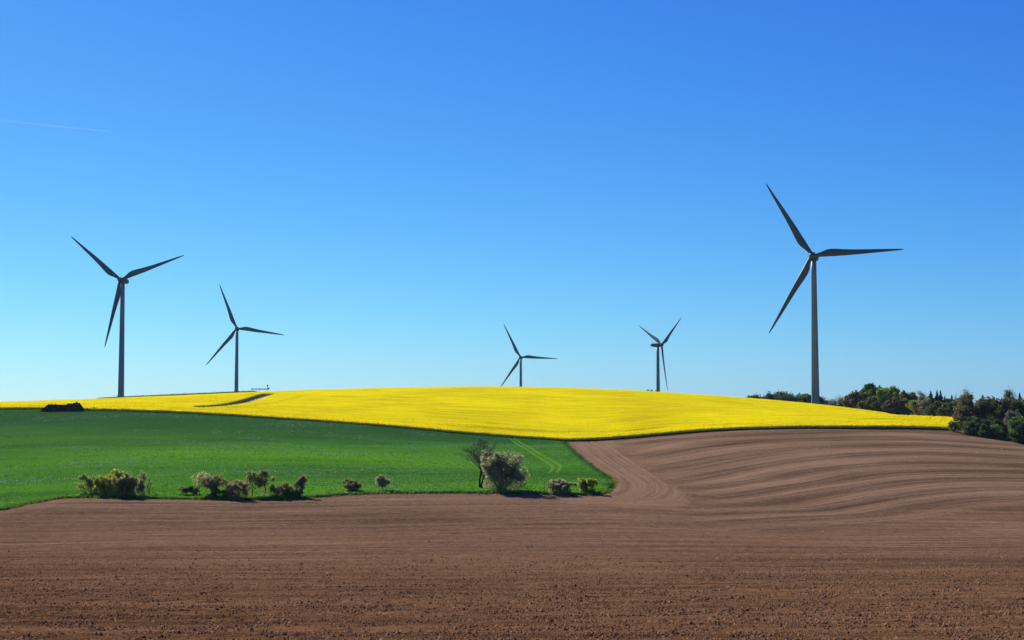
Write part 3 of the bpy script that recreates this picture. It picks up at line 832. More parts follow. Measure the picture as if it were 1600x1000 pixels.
# ------------------------------------------------------------------ wind turbines
def blade_mesh():
    R_ = 45.0
    st = [(0.025, 2.0, 1.0, 0), (0.06, 2.0, 0.95, 0), (0.10, 2.5, 0.72, 14), (0.15, 3.35, 0.48, 13), (0.20, 3.75, 0.36, 11), (0.27, 3.55, 0.29, 9),
          (0.36, 3.10, 0.25, 6.5), (0.48, 2.55, 0.22, 4), (0.60, 2.10, 0.20, 2.5), (0.72, 1.68, 0.18, 1.2), (0.84, 1.22, 0.17, 0.3), (0.93, 0.85, 0.16, 0), (0.98, 0.52, 0.16, -0.5), (1.0, 0.12, 0.16, -0.5)]
    rings = []
    for f, c, tk, tw in st:
        c = c * (1.02 if tk < 0.9 else 1.0); ring = []
        for a in np.linspace(0, 2 * math.pi, 16, endpoint=False):
            u = 0.5 * (1 - math.cos(a))                   # 0 leading .. 1 trailing
            if tk > 0.9:
                xx, yy = -math.cos(a) * c * 0.5, math.sin(a) * c * 0.5 * tk
            else:
                prof = 5 * tk * (0.2969 * math.sqrt(u) - 0.126 * u - 0.3516 * u * u + 0.2843 * u ** 3 - 0.1036 * u ** 4)
                yy = (prof if a < math.pi else -prof) * c
                lead = -min(1.0, c * 0.30 + 0.25 * (1 - f))
                xx = lead + u * c
            t = R(tw)
            ring.append((xx * math.cos(t) - yy * math.sin(t), xx * math.sin(t) + yy * math.cos(t) - 1.1 * f * f * 0 + 0.9 * f * f, f * R_))
        rings.append(ring)
    m = MB(); m.loft(rings)
    return m

def rounded_ring(w, h, y, z0, n=20, p=4.0):
    r = []
    for a in np.linspace(0, 2 * math.pi, n, endpoint=False):
        c, s = math.cos(a), math.sin(a)
        r.append((math.copysign(abs(c) ** (2 / p), c) * w / 2, y, z0 + math.copysign(abs(s) ** (2 / p), s) * h / 2))
    return r

BLADE = NAC = HUB = None
def wind_turbine(label, hub, tail_az, phase, facing, extras=()):
    """hub: centre of the rotor; tail_az: compass bearing of the nacelle's tail; phase: bearing of the first blade seen from the camera"""
    global BLADE, NAC, HUB
    hub = Vector(hub)
    ta = R(tail_az)
    tail = Vector((math.sin(ta), math.cos(ta), 0))
    front = -tail
    tilt = R(5.5)
    ax = (front * math.cos(tilt) + Vector((0, 0, 1)) * math.sin(tilt)).normalized()
    right = Vector((0, 0, 1)).cross(ax).normalized()
    if right.x < 0: right = -right
    up = (right.cross(ax)).normalized()
    if up.z < 0: up = -up
    top = hub - ax * 4.3                       # tower axis
    bx, by = top.x, top.y
    gz = hz(bx, by)
    root = thing('wind_turbine', label, 'wind turbine', (bx, by, gz), 'wind turbines on the hill')
    base = Vector((bx, by, gz))
    H = top.z - gz - 1.7
    m = MB()
    rings = []
    for f in np.linspace(0, 1, 14):
        r = 2.15 + (1.30 - 2.15) * f ** 0.9
        rings.append([(r * math.cos(a), r * math.sin(a), -0.6 + f * (H + 0.6)) for a in np.linspace(0, 2 * math.pi, 32, endpoint=False)])
    m.loft(rings)
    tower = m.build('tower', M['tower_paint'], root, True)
    for f in (0.33, 0.66):
        m = MB(); r = 2.15 + (1.30 - 2.15) * f ** 0.9 + 0.05
        m.loft([[(q * math.cos(a), q * math.sin(a), z) for a in np.linspace(0, 2 * math.pi, 32, endpoint=False)] for q, z in ((r - .04, f * H - .2), (r, f * H - .15), (r, f * H + .15), (r - .04, f * H + .2))])
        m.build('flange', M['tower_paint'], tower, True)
    # parts that turn with the wind
    B = Matrix((Vector((-tail.y, tail.x, 0)).cross(Vector((0, 0, 1))).normalized() * 1, front, Vector((0, 0, 1)))).transposed()
    X = front.cross(Vector((0, 0, 1))).normalized()
    B = Matrix((X, front, Vector((0, 0, 1)))).transposed().to_4x4()
    if NAC is None:
        m = MB()
        m.loft([rounded_ring(w, h, y, z) for w, h, y, z in ((1.6, 1.6, -7.6, .15), (2.6, 2.4, -7.4, .1), (3.1, 3.0, -6.2, .05), (3.5, 3.6, -2.5, 0), (3.5, 3.7, 1.0, 0), (3.2, 3.3, 2.1, 0), (2.5, 2.5, 2.5, 0))])
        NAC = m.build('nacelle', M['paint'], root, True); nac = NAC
    else:
        nac = link(bpy.data.objects.new('nacelle', NAC.data), root)
    nac.matrix_local = Matrix.Translation(top - base) @ B
    mast = MB(); mast.tube([(0.7, -6.0, 1.4), (0.7, -6.0, 3.2)], 0.07, 6); mast.tube([(0.2, -6.0, 3.0), (1.2, -6.0, 3.0)], 0.06, 6); mast.box((0.2, -6.0, 3.2), (.25, .25, .4)); mast.box((1.2, -6.0, 3.2), (.25, .25, .4))
    mast.build('weather_mast', M['dark_metal'], nac)
    RB = Matrix((ax.cross(up) * 1, ax, up)).transposed()
    if RB.determinant() < 0: RB = Matrix((up.cross(ax) * 1, ax, up)).transposed()
    if HUB is None:
        m = MB()
        prof = [(-1.9, 1.35), (-1.3, 1.65), (0, 1.75), (0.9, 1.55), (1.6, 1.1), (2.05, 0.55), (2.2, 0.12)]
        m.loft([[(r * math.cos(a), y, r * math.sin(a)) for a in np.linspace(0, 2 * math.pi, 24, endpoint=False)] for y, r in prof])
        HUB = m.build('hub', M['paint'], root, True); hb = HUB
    else:
        hb = link(bpy.data.objects.new('hub', HUB.data), root)
    hb.matrix_local = Matrix.Translation(hub - base) @ RB.to_4x4()
    s = 1.0 if facing else -1.0
    for k in range(3):
        ph = R(phase + 120 * k)
        span = up * math.cos(ph) + right * math.sin(ph)
        trail = (-up * math.sin(ph) + right * math.cos(ph)) * (-s)
        Mx = Matrix((trail, ax, span)).transposed().to_4x4()
        if BLADE is None:
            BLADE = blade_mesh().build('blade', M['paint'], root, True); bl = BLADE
        else:
            bl = link(bpy.data.objects.new('blade', BLADE.data), root)
        bl.matrix_local = Matrix.Translation(hub - base) @ Mx
    for kind in extras:
        if kind == 'lights':
            for zz in (16.0, 8.0):
                m = MB(); m.box((-2.45, -0.3, zz), (0.5, 0.5, 0.7)); m.tube([(-1.8, -0.3, zz - .2), (-2.5, -0.3, zz - .2)], 0.08, 6)
                m.build('tower_lamp', M['lamp'], root)
        if kind == 'door':
            m = MB(); m.box((1.15, -1.85, 3.3), (1.1, 0.5, 2.4)); m.build('door', M['dark_metal'], root)
    return root

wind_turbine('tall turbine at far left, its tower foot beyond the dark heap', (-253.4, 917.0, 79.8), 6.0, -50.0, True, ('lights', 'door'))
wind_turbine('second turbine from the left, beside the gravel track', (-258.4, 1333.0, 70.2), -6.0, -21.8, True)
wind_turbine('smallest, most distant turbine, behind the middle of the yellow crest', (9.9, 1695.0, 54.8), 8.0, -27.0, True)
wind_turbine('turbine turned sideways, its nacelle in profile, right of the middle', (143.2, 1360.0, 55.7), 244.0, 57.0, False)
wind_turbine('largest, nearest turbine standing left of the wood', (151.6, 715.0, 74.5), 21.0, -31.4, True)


# ------------------------------------------------------------------ plants
def rot_about(v, k, a):
    return v * math.cos(a) + np.cross(k, v) * math.sin(a) + k * (k @ v) * (1 - math.cos(a))

def skeleton(rng, stems, depth, kids, up, spread, first=0.3, stem_tilt=0.12, stem_gap=0.0, wob=0.16):
    br = []
    def rec(p, d, L, r, lev):
        n = 6 if lev == 0 else (4 if lev < 3 else 3)
        pts = [p.copy()]
        for _ in range(n):
            d = d + rng.normal(0, wob, 3) + np.array([0, 0, up * (0.5 if lev else 0.2)])
            d /= np.linalg.norm(d)
            p = p + d * L / n
            pts.append(p.copy())
        pts = np.array(pts)
        r1 = r * (0.42 if lev else 0.38)
        br.append((pts, r, r1, lev))
        if lev < depth:
            kk = kids[lev] + rng.integers(-1, 2)
            for c in range(max(2, kk)):
                t = first + (1 - first) * ((c + rng.random()) / kk) if lev == 0 else rng.uniform(0.25, 1.0)
                t = min(t, 0.98)
                f = t * n; i = int(f); q = pts[i] + (pts[i + 1] - pts[i]) * (f - i)
                dd = pts[i + 1] - pts[i]; dd /= np.linalg.norm(dd)
                k = np.cross(dd, rng.normal(size=3)); k /= np.linalg.norm(k) + 1e-9
                nd = rot_about(dd, k, spread * rng.uniform(0.6, 1.3))
                rec(q, nd, L * rng.uniform(0.45, 0.72) * (1.1 - 0.45 * t), (r + (r1 - r) * t) * rng.uniform(0.45, 0.65), lev + 1)
    for s in range(stems):
        a = rng.uniform(0, 6.28)
        p = np.array([math.cos(a), math.sin(a), 0]) * stem_gap * rng.random()
        d = np.array([rng.normal(0, stem_tilt), rng.normal(0, stem_tilt), 1.0])
        rec(p, d / np.linalg.norm(d), 1.0 * rng.uniform(0.75, 1.0), 0.035, 0)
    return br

def plant(name, label, cat, xy, H, W, seed, leaf='green', bark='bark', stems=1, depth=3, kids=(6, 5, 4), up=0.10, spread=0.75, first=0.3,
          leaf_n=6, leaf_s=0.22, tilt=0.12, gap=0.0, lean=0.0, fill=0.0, trunk_r=1.0, group=None, clump=0.35, leaf2=None, low=0.0, sink=0.05, twig=1.0, twig_mat=None):
    """a tree or shrub: tapered limbs, and leaves in clumps on the outer twigs"""
    rng = np.random.default_rng(seed)
    br = skeleton(rng, stems, depth, kids, up, spread, first, tilt, gap / max(H, 0.1))
    allp = np.vstack([b[0] for b in br])
    zmax = np.percentile(allp[:, 2], 99.3)
    cx = 0.5 * (np.percentile(allp[:, 0], 3) + np.percentile(allp[:, 0], 97)); wx = np.percentile(np.abs(allp[:, 0] - cx), 96)
    wy = np.percentile(np.abs(allp[:, 1]), 96)
    sz, sx, sy = H / zmax, W / 2 / wx, W / 2 / max(wy, 0.05)
    def tr(p):
        q = np.empty_like(p)
        hh = np.clip(p[:, 2] / zmax, 0, 1)
        q[:, 0] = (p[:, 0] - cx * hh) * sx + lean * hh * H
        q[:, 1] = p[:, 1] * sy
        q[:, 2] = p[:, 2] * sz
        return q
    x, y = xy
    root = thing(name, label, cat, (x, y, hz(x, y) - sink), group)
    m = MB(); tw = MB(); tips, tl = [], []
    for pts, r0, r1, lev in br:
        q = tr(pts)
        hidden = y > 400 and lev == depth and leaf_n > 5       # twigs lost among the leaves at that distance
        rr = np.linspace(r0, r1, len(q)) * H * 0.62 * trunk_r
        rr = np.maximum(rr, twig * (0.012 + 0.00004 * abs(y)))
        if not hidden: (m if lev < 2 or twig_mat is None else tw).tube(q, rr, (7 if y < 400 else 5) if lev == 0 else (5 if lev == 1 and y < 400 else 3))
        if lev >= depth - 1:
            k = 3 if lev == depth else 2
            for t in np.linspace(0.35, 1.0, k):
                f = t * (len(q) - 1); i = min(int(f), len(q) - 2)
                tips.append(q[i] + (q[i + 1] - q[i]) * (f - i))
    m.build('trunk', M[bark], root, True)
    if tw.n: tw.build('twigs', M[twig_mat], root, True)
    tips = np.array(tips)
    if leaf and leaf_n > 0:
        n = len(tips)
        cl = np.clip(rng.normal(0.42, 0.24, n), 0, 1)                 # clump tone: young and old leaves
        cnt = rng.poisson(leaf_n, n)
        idx = np.repeat(np.arange(n), cnt)
        c = tips[idx] + rng.normal(0, clump, (len(idx), 3)) * (H * 0.08 + 0.12)
        c[:, 2] = np.maximum(c[:, 2], 0.06)
        t = np.clip(cl[idx] + rng.normal(0, 0.18, len(idx)), 0, 1)
        s = leaf_s * rng.uniform(0.55, 1.25, len(idx))
        if low > 0:
            k = int(low * len(idx))
            a = rng.uniform(0, 6.28, k); rr = np.sqrt(rng.random(k)) * W * 0.5
            c2 = np.stack([np.cos(a) * rr, np.sin(a) * rr, np.abs(rng.normal(0, 0.18, k)) * H], -1)
            c = np.vstack([c, c2]); t = np.r_[t, np.clip(rng.normal(0.3, 0.2, k), 0, 1)]; s = np.r_[s, leaf_s * rng.uniform(0.5, 1.1, k)]
        V, F, T = leaf_quads(c, s, rng, 0.0, t)
        mk('crown', V, F, LEAF[leaf], root, {'tint': T})
    return root

def conifer(label, xy, H, W, seed, group, base_h=0.08):
    rng = np.random.default_rng(seed)
    x, y = xy
    root = thing('spruce_tree', label, 'conifer', (x, y, hz(x, y) - 0.1), group)
    m = MB()
    zs = np.linspace(0, H, 9)
    m.tube(np.stack([rng.normal(0, 0.04, 9), rng.normal(0, 0.04, 9), zs], -1), np.linspace(0.22, 0.02, 9), 7)
    C, T = [], []
    z = H * base_h
    while z < H * 0.985:
        f = z / H
        L = W / 2 * (1 - f) ** 1.05 * rng.uniform(0.8, 1.12) + 0.05
        nb = 7 if f < 0.8 else 5
        a0 = rng.uniform(0, 6.28)
        for b in range(nb):
            a = a0 + b * 6.283 / nb + rng.normal(0, 0.2)
            l = L * rng.uniform(0.65, 1.15)
            t = np.linspace(0, 1, 5)
            p = np.stack([np.cos(a) * l * t, np.sin(a) * l * t, z - 0.28 * l * t + 0.14 * l * t * t * 2 * 0.6], -1)
            m.tube(p, np.linspace(0.045, 0.012, 5), 3)
            k = int(6 + 16 * l)
            u = rng.random(k) ** 0.8
            q = np.stack([np.interp(u, t, p[:, i]) for i in range(3)], -1)
            q += rng.normal(0, 0.04 + 0.07 * l, (k, 3)) * np.array([1, 1, 0.7]); q[:, 2] -= rng.random(k) * 0.22 * l * 0.6
            C.append(q); T.append(np.clip(rng.normal(0.35, 0.2) + rng.normal(0, 0.15, k), 0, 1))
        z += rng.uniform(0.30, 0.48) * (1.15 - 0.5 * f)
    m.build('trunk', M['bark'], root, True)
    C = np.vstack(C); T = np.concatenate(T)
    V, F, TT = leaf_quads(C, rng.uniform(0.14, 0.32, len(C)) * np.interp(C[:, 2] / H, [0.7, 1.0], [1.0, 0.55]), rng, 0.0, T)
    mk('crown', V, F, LEAF['needle'], root, {'tint': TT})
    return root

S = SHRUBS
HG = 'shrubs along the field margin'
plant('shrub', 'rounded green leafy shrub at the left end of the margin hedge', 'shrub', S['a'], 3.3, 3.6, 101, 'green', 'bark', 6, 3, (5, 4, 3), 0.08, 0.65, 0.12, 4, 0.120, 0.22, 0.9, low=0.3, group=HG)
plant('shrub', 'yellow-green topped shrub, tallest of the leftmost hedge clump', 'shrub', S['b'], 3.9, 3.8, 102, 'spring', 'bark', 7, 3, (6, 4, 3), 0.08, 0.65, 0.15, 6, 0.120, 0.24, 0.9, low=0.25, group=HG)
plant('shrub', 'flat-topped brownish twiggy shrub right of the yellow-green one', 'shrub', S['c'], 3.5, 3.2, 103, 'olive', 'bark', 8, 3, (6, 4, 3), 0.12, 0.5, 0.15, 5, 0.104, 0.18, 0.9, low=0.3, group=HG)
plant('shrub', 'sparse greyish low shrub at the right end of the leftmost clump', 'shrub', S['d'], 2.6, 2.6, 104, 'mauve', 'bark_grey', 6, 3, (5, 4, 3), 0.1, 0.6, 0.3, 3, 0.088, 0.2, 0.6, low=0.3, group=HG)
plant('shrub', 'slender reddish-tipped sapling rising from the leftmost hedge clump', 'sapling', S['e'], 3.9, 1.1, 105, 'red', 'bark_grey', 1, 2, (7, 4), 0.12, 0.6, 0.72, 3, 0.088, 0.05, group=HG)
plant('shrub', 'thin bare stem standing last in the leftmost hedge clump', 'sapling', S['e2'], 2.9, 0.8, 106, 'olive', 'bark_grey', 2, 2, (5, 3), 0.12, 0.5, 0.4, 1, 0.10, 0.07, group=HG)
plant('shrub', 'low dark shrub leaning left at the start of the second clump', 'shrub', S['f'], 1.5, 2.4, 107, 'dark', 'bark', 4, 3, (5, 4, 3), 0.05, 0.7, 0.2, 5, 0.096, 0.3, 0.5, lean=-0.2, group=HG)
plant('blossom_tree', 'small cream-blossomed tree with a curved bare trunk in the second clump', 'tree', S['g'], 3.6, 2.6, 108, 'pale', 'bark', 1, 3, (10, 5, 3), 0.1, 0.7, 0.42, 6, 0.096, 0.08, lean=-0.05, group=HG)
plant('shrub', 'brown-crowned leaning shrub just right of the cream-blossomed tree', 'shrub', S['h'], 3.5, 2.4, 109, 'brown', 'bark', 2, 3, (6, 4, 3), 0.1, 0.7, 0.35, 6, 0.104, 0.15, 0.4, lean=0.05, group=HG)
plant('shrub', 'low dark undergrowth bush beneath the brown-crowned shrub', 'shrub', S['i'], 1.6, 3.6, 110, 'dark', 'bark', 5, 3, (5, 4, 3), 0.05, 0.7, 0.15, 5, 0.104, 0.4, 1.3, low=0.3, group=HG)
plant('shrub', 'reddish-brown rounded bush between two small trees in the second clump', 'shrub', S['j'], 2.8, 3.5, 111, 'red', 'bark', 6, 3, (5, 4, 3), 0.08, 0.65, 0.25, 4, 0.104, 0.25, 1.0, low=0.35, group=HG)
plant('hedge_tree', 'forked two-stemmed tree with an open crown in the second clump', 'tree', S['k'], 4.1, 3.6, 112, 'olive', 'bark', 2, 3, (8, 5, 3), 0.1, 0.65, 0.35, 5, 0.104, 0.22, 1.0, low=0.12, group=HG)
plant('shrub', 'low spreading dark shrub right of the forked tree', 'shrub', S['l'], 2.3, 3.2, 113, 'olive', 'bark', 6, 3, (5, 4, 3), 0.08, 0.65, 0.2, 4, 0.096, 0.3, 1.0, low=0.4, group=HG)
plant('shrub', 'dense dark mound-shaped bush below the small lollipop tree', 'shrub', S['m'], 1.6, 2.8, 114, 'dark', 'bark', 6, 3, (5, 4, 3), 0.05, 0.7, 0.15, 5, 0.104, 0.35, 1.0, low=0.3, group=HG)
plant('hedge_tree', 'small lollipop tree with a round brown crown on a thin trunk', 'tree', S['n'], 3.3, 1.4, 115, 'brown', 'bark', 1, 3, (10, 5, 3), 0.1, 0.8, 0.55, 7, 0.088, 0.06, group=HG)
plant('shrub', 'lone round shrub leaning right, left one of two alone on the margin', 'shrub', S['o'], 2.0, 2.5, 116, 'olive', 'bark', 1, 3, (12, 6, 4), 0.05, 0.95, 0.22, 7, 0.088, 0.2, 0.2, lean=0.12, group=HG)
plant('shrub', 'lone upright narrow shrub, right one of two alone on the margin', 'shrub', S['p'], 2.6, 1.8, 117, 'mauve', 'bark', 1, 3, (12, 6, 3), 0.10, 0.7, 0.25, 6, 0.088, 0.12, 0.2, group=HG)
plant('bare_tree', 'tall bare tree with an ivy-dark trunk behind the blossoming tree', 'tree', S['q'], 8.0, 5.0, 118, None, 'bark_ivy', 2, 4, (8, 6, 5, 4), 0.20, 0.40, 0.36, 0, 0.06, 0.10, 0.3, lean=0.03, twig=0.55, twig_mat='twig', trunk_r=1.2, group=HG)
plant('blossom_tree', 'large rounded blossoming tree with many stems on the field margin', 'tree', S['r'], 6.0, 5.9, 519, 'blossom', 'bark', 9, 3, (6, 5, 4), 0.03, 0.85, 0.30, 7, 0.105, 0.36, 1.6, group=HG, low=0.12)
plant('shrub', 'low pale-flowering spray at the right foot of the blossoming tree', 'shrub', S['u'], 1.6, 2.0, 120, 'pale', 'bark_grey', 4, 3, (4, 3, 3), 0.05, 0.7, 0.3, 1.5, 0.088, 0.3, 0.4, group=HG)
plant('shrub', 'wide greyish-mauve low shrub right of the blossoming tree', 'shrub', S['s'], 2.2, 3.6, 121, 'mauve', 'bark_grey', 9, 3, (5, 4, 3), 0.08, 0.6, 0.2, 5, 0.096, 0.3, 1.6, low=0.45, group=HG)
plant('shrub', 'small yellow-green shrub nearest the rounded corner of the green crop', 'shrub', S['t'], 2.3, 2.6, 122, 'spring', 'bark', 6, 3, (5, 4, 3), 0.08, 0.65, 0.25, 6, 0.096, 0.28, 0.8, low=0.45, group=HG)

# ---- the wood on the right: (px bearing, skyline py, width px, distance)
WG = 'trees of the wood on the right'
def at(px, py, d):
    """world x and height above the camera for a bearing and elevation surveyed from the photograph, at distance d"""
    t = math.atan(130 / 2222.0); u = 500 - py
    f = 2222 * math.cos(t) - u * math.sin(t)
    return (px - 800) / f * d, (2222 * math.sin(t) + u * math.cos(t)) / f * d
def wood(name, label, px, top, wpx, d, seed, leaf, kind='leafy', cat='tree', **kw):
    x, zt = at(px, top + (3.5 if kind in ('leafy', 'bush') else 0.5), d)
    H = zt - hz(x, d); W = wpx * 1.25 / 2222.0 * d
    if kind == 'conifer':
        return conifer(label, (x, d), H + 0.3, W, seed, WG)
    o = dict(stems=1, depth=3, kids=(11, 6, 4), up=0.06, spread=0.85, first=0.15, leaf_n=5, leaf_s=0.55, tilt=0.06, group=WG, clump=0.5, low=0.12)
    if kind == 'bare':
        o.update(kids=(9, 5, 4), leaf_n=1.6, leaf_s=0.20, low=0.0, up=0.12, spread=0.6, bark='bark_grey')
    if kind == 'bush':
        o.update(stems=5, kids=(5, 4, 3), gap=W * 0.3, tilt=0.3, leaf_n=7, leaf_s=0.30, low=0.3)
    o.update(kw)
    return plant(name, label, cat, (x, d), H, W, seed, leaf, **o)
wood('wood_tree', 'low dark tree where the far wood first shows over the crop', 1187, 616.3, 22, 830, 201, 'w_dark')
wood('wood_tree', 'dark bushy tree second from the left end of the far wood', 1203, 614.3, 24, 825, 202, 'w_dark')
wood('wood_tree', 'slightly taller olive tree midway between far wood end and turbine', 1219, 611.8, 24, 820, 203, 'w_olive')
wood('wood_tree', 'dark low-crowned tree third from the right turbine tower, left side', 1235, 614.8, 22, 815, 204, 'w_dark')
wood('wood_tree', 'dark tree close to the left of the right turbine tower', 1250, 615.8, 22, 810, 205, 'w_dark')
wood('wood_tree', 'dark tree directly behind the foot of the right turbine', 1264, 615.8, 20, 805, 206, 'w_olive')
wood('wood_tree', 'brownish twiggy tree just right of the right turbine tower', 1285, 620.5, 20, 800, 207, 'w_mauve', 'bare', leaf_n=4, leaf_s=0.3)
wood('wood_tree', 'small brown tree between turbine foot and isolated bare bush', 1297, 625, 16, 790, 208, 'w_brown')
wood('wood_tree', 'isolated airy bare bush in the gap left of the wood', 1311, 621, 22, 780, 209, 'w_mauve', 'bare', leaf_n=3, leaf_s=0.25)
wood('wood_tree', 'rounded brown-green tree at the left end of the main wood', 1337, 612, 26, 640, 210, 'w_brown', leaf_n=9)
wood('wood_tree', 'dark green tree second in the main wood, left of the tallest', 1354, 606, 28, 650, 211, 'w_dark')
wood('wood_tree', 'bright green broad tree, tallest of the main wood', 1374, 599.5, 32, 640, 212, 'w_green', leaf_n=9)
wood('wood_tree', 'fresh green tree right beside the tallest tree of the wood', 1391, 604.5, 24, 635, 213, 'w_spring', leaf_n=8)
wood('wood_tree', 'low olive tree in front of the tallest tree of the wood', 1362, 618, 24, 615, 214, 'w_olive')
wood('wood_tree', 'dim green tree standing low in front of the fresh green one', 1385, 619, 26, 610, 215, 'w_dark')
wood('wood_tree', 'bare brown twiggy treetop right of the tallest green trees', 1405, 607, 20, 640, 216, 'w_mauve', 'bare', leaf_n=2.2)
wood('wood_tree', 'dark olive tree under the bare brown treetop', 1413, 612, 28, 610, 217, 'w_olive')
wood('wood_tree', 'dark brown-green tree midway between tallest tree and spruces', 1427, 614.5, 24, 610, 218, 'w_brown', leaf_n=9)
wood('wood_tree', 'bare pinkish-grey tree just left of the two close spruces', 1438, 612, 18, 620, 219, 'w_mauve', 'bare', leaf_n=2.5)
wood('wood_tree', 'low brown tree at the crop edge below the olive tree', 1405, 621, 26, 590, 220, 'w_brown', leaf_n=9)
wood('wood_shrub', 'bright yellow-green shrub at the wood edge below the bare pinkish tree', 1434, 623.5, 18, 575, 221, 'w_spring', 'bush', 'shrub')
wood('wood_shrub', 'pale grey blossoming shrub at the wood edge below the spruces', 1449, 620, 22, 570, 222, 'w_blossom', 'bush', 'shrub', leaf_n=3)
wood('spruce', 'pointed dark spruce, leftmost of the spruces in the wood', 1454, 609.5, 24, 600, 223, '', 'conifer')
wood('spruce', 'pointed dark spruce, left one of the close pair', 1464, 609, 22, 600, 224, '', 'conifer')
wood('spruce', 'pointed dark spruce, right one of the close pair', 1469.5, 609, 22, 596, 225, '', 'conifer')
wood('spruce', 'short dark spruce right of the close pair', 1476, 618, 21, 585, 226, '', 'conifer')
wood('wood_tree', 'dark olive tree low in front of the close pair of spruces', 1468, 626, 24, 560, 227, 'w_dark')
wood('spruce', 'dark spruce beside the bare treetop, left of the near trees', 1487, 617, 28, 560, 228, '', 'conifer')
wood('wood_tree', 'bare grey twiggy treetop rising behind the near dark trees', 1501, 608.5, 22, 550, 229, 'w_mauve', 'bare', leaf_n=2.0)
wood('wood_tree', 'dark green tree filling the dip behind the crop corner', 1484, 628, 26, 530, 230, 'w_dark')
wood('wood_tree', 'big dark brown-green tree at the corner of the yellow crop', 1527, 617, 40, 448, 231, 'w_brown', leaf_n=9, leaf_s=0.33, low=0.25, kids=(11, 6, 4))
wood('spruce', 'dark spruce tip showing behind the big corner tree', 1535, 616.5, 28, 470, 232, '', 'conifer')
wood('spruce', 'dark broad conifer between the big corner tree and its neighbour', 1553, 620, 35, 462, 233, '', 'conifer')
wood('wood_tree', 'large dim brown-green tree second along the near wood edge', 1564, 623, 40, 442, 234, 'w_olive', leaf_n=9, leaf_s=0.33, low=0.25, kids=(11, 6, 4))
wood('wood_tree', 'airy knobbly treetop standing above the near wood', 1578, 611.5, 18, 458, 235, 'w_olive', 'bare', leaf_n=4.5, leaf_s=0.25)
wood('spruce', 'dark spruce at the far right edge of the wood', 1593, 613.5, 31, 462, 236, '', 'conifer')
wood('wood_tree', 'lighter green tree at the right picture edge of the wood', 1598, 621, 34, 440, 237, 'w_green', leaf_n=9, leaf_s=0.30, low=0.25)
wood('wood_shrub', 'pale blossoming shrub in the middle of the near wood edge', 1583, 641, 16, 432, 238, 'w_mauve', 'bush', 'shrub', leaf_n=3.5)
wood('wood_shrub', 'mid-green bush at the foot of the near wood, right', 1580, 650, 40, 424, 239, 'w_green', 'bush', 'shrub', leaf_n=8)
wood('wood_shrub', 'dark low bush at the foot of the big corner tree', 1528, 652, 34, 434, 240, 'w_dark', 'bush', 'shrub', leaf_n=9)
wood('wood_shrub', 'dark low bush between corner tree and mid-green bush', 1550, 655, 36, 428, 241, 'w_dark', 'bush', 'shrub', leaf_n=9)
wood('wood_shrub', 'dark bush in the lower right corner of the wood', 1606, 656, 40, 414, 242, 'w_dark', 'bush', 'shrub', leaf_n=9)
wood('wood_shrub', 'small thin yellowish shrub at the very corner of the yellow crop', 1492, 655, 14, 436, 243, 'w_spring', 'bush', 'shrub', leaf_n=2, leaf_s=0.2, low=0.05)
wood('wood_tree', 'dark tree just outside the right picture edge of the wood', 1632, 616, 44, 440, 244, 'w_olive', leaf_n=9, leaf_s=0.30, low=0.25)
wood('wood_tree', "dark tree deep in the wood, behind the rounded brown-green tree at the wood's left end", 1345, 616, 30, 690, 300, 'w_dark', leaf_n=4.5)
wood('wood_tree', "dark tree deep in the wood, just left of and behind the tallest tree", 1363, 612, 30, 690, 301, 'w_dark', leaf_n=4.5)
wood('wood_tree', "dark tree deep in the wood, right behind the tallest tree of the wood", 1383, 611, 30, 690, 302, 'w_dark', leaf_n=4.5)
wood('wood_tree', "dark tree deep in the wood, behind the fresh green tree and bare brown treetop", 1400, 613, 30, 680, 303, 'w_dark', leaf_n=4.5)
wood('wood_tree', "dark tree deep in the wood, between the dark olive and dark brown-green trees", 1420, 616, 30, 665, 304, 'w_dark', leaf_n=4.5)
wood('wood_tree', "dark tree deep in the wood, behind the bare pinkish-grey tree", 1440, 619, 30, 655, 305, 'w_dark', leaf_n=4.5)
wood('wood_tree', "dark tree deep in the wood, behind the leftmost pointed spruce", 1458, 621, 30, 650, 306, 'w_dark', leaf_n=4.5)
wood('wood_tree', "dark tree deep in the wood, behind the short spruce", 1478, 622, 30, 640, 307, 'w_dark', leaf_n=4.5)
wood('wood_tree', "dark tree deep in the wood, behind the bare grey twiggy treetop", 1498, 620, 30, 610, 308, 'w_dark', leaf_n=4.5)
wood('wood_tree', 'tiny dark treetop where the far wood dips behind the yellow crest', 1178, 618, 24, 830, 330, 'w_dark', leaf_n=4.5)
wood('wood_tree', 'low dark tree between the second and third far wood trees', 1211, 615.5, 24, 822, 331, 'w_dark', leaf_n=4.5)
wood('wood_tree', 'low dark tree right beside the slightly taller olive tree', 1227, 615, 24, 814, 332, 'w_dark', leaf_n=4.5)
wood('wood_tree', 'low dark tree squeezed between two dark trees left of the turbine', 1243, 616, 24, 806, 333, 'w_dark', leaf_n=4.5)
wood('wood_tree', 'low dark tree touching the left side of the right turbine tower', 1258, 616, 24, 798, 334, 'w_dark', leaf_n=4.5)
wood('wood_tree', 'low dark tree touching the right side of the right turbine tower', 1275, 617, 24, 790, 335, 'w_dark', leaf_n=4.5)
wood('wood_tree', 'low dark tree in the gap before the main wood begins', 1322, 623, 24, 782, 336, 'w_dark', leaf_n=4.5)
x, zt = at(1021, 609.5, 664)
plant('shrub', 'tiny dark bush on the skyline beside the right-middle turbine', 'shrub', (x, 664.0), zt - hz(x, 664.0), 5.2, 260, 'w_dark', 'bark', 5, 3, (5, 4, 3), 0.05, 0.7, 0.2, 4, 0.25, 0.3, 1.6, low=0.4)


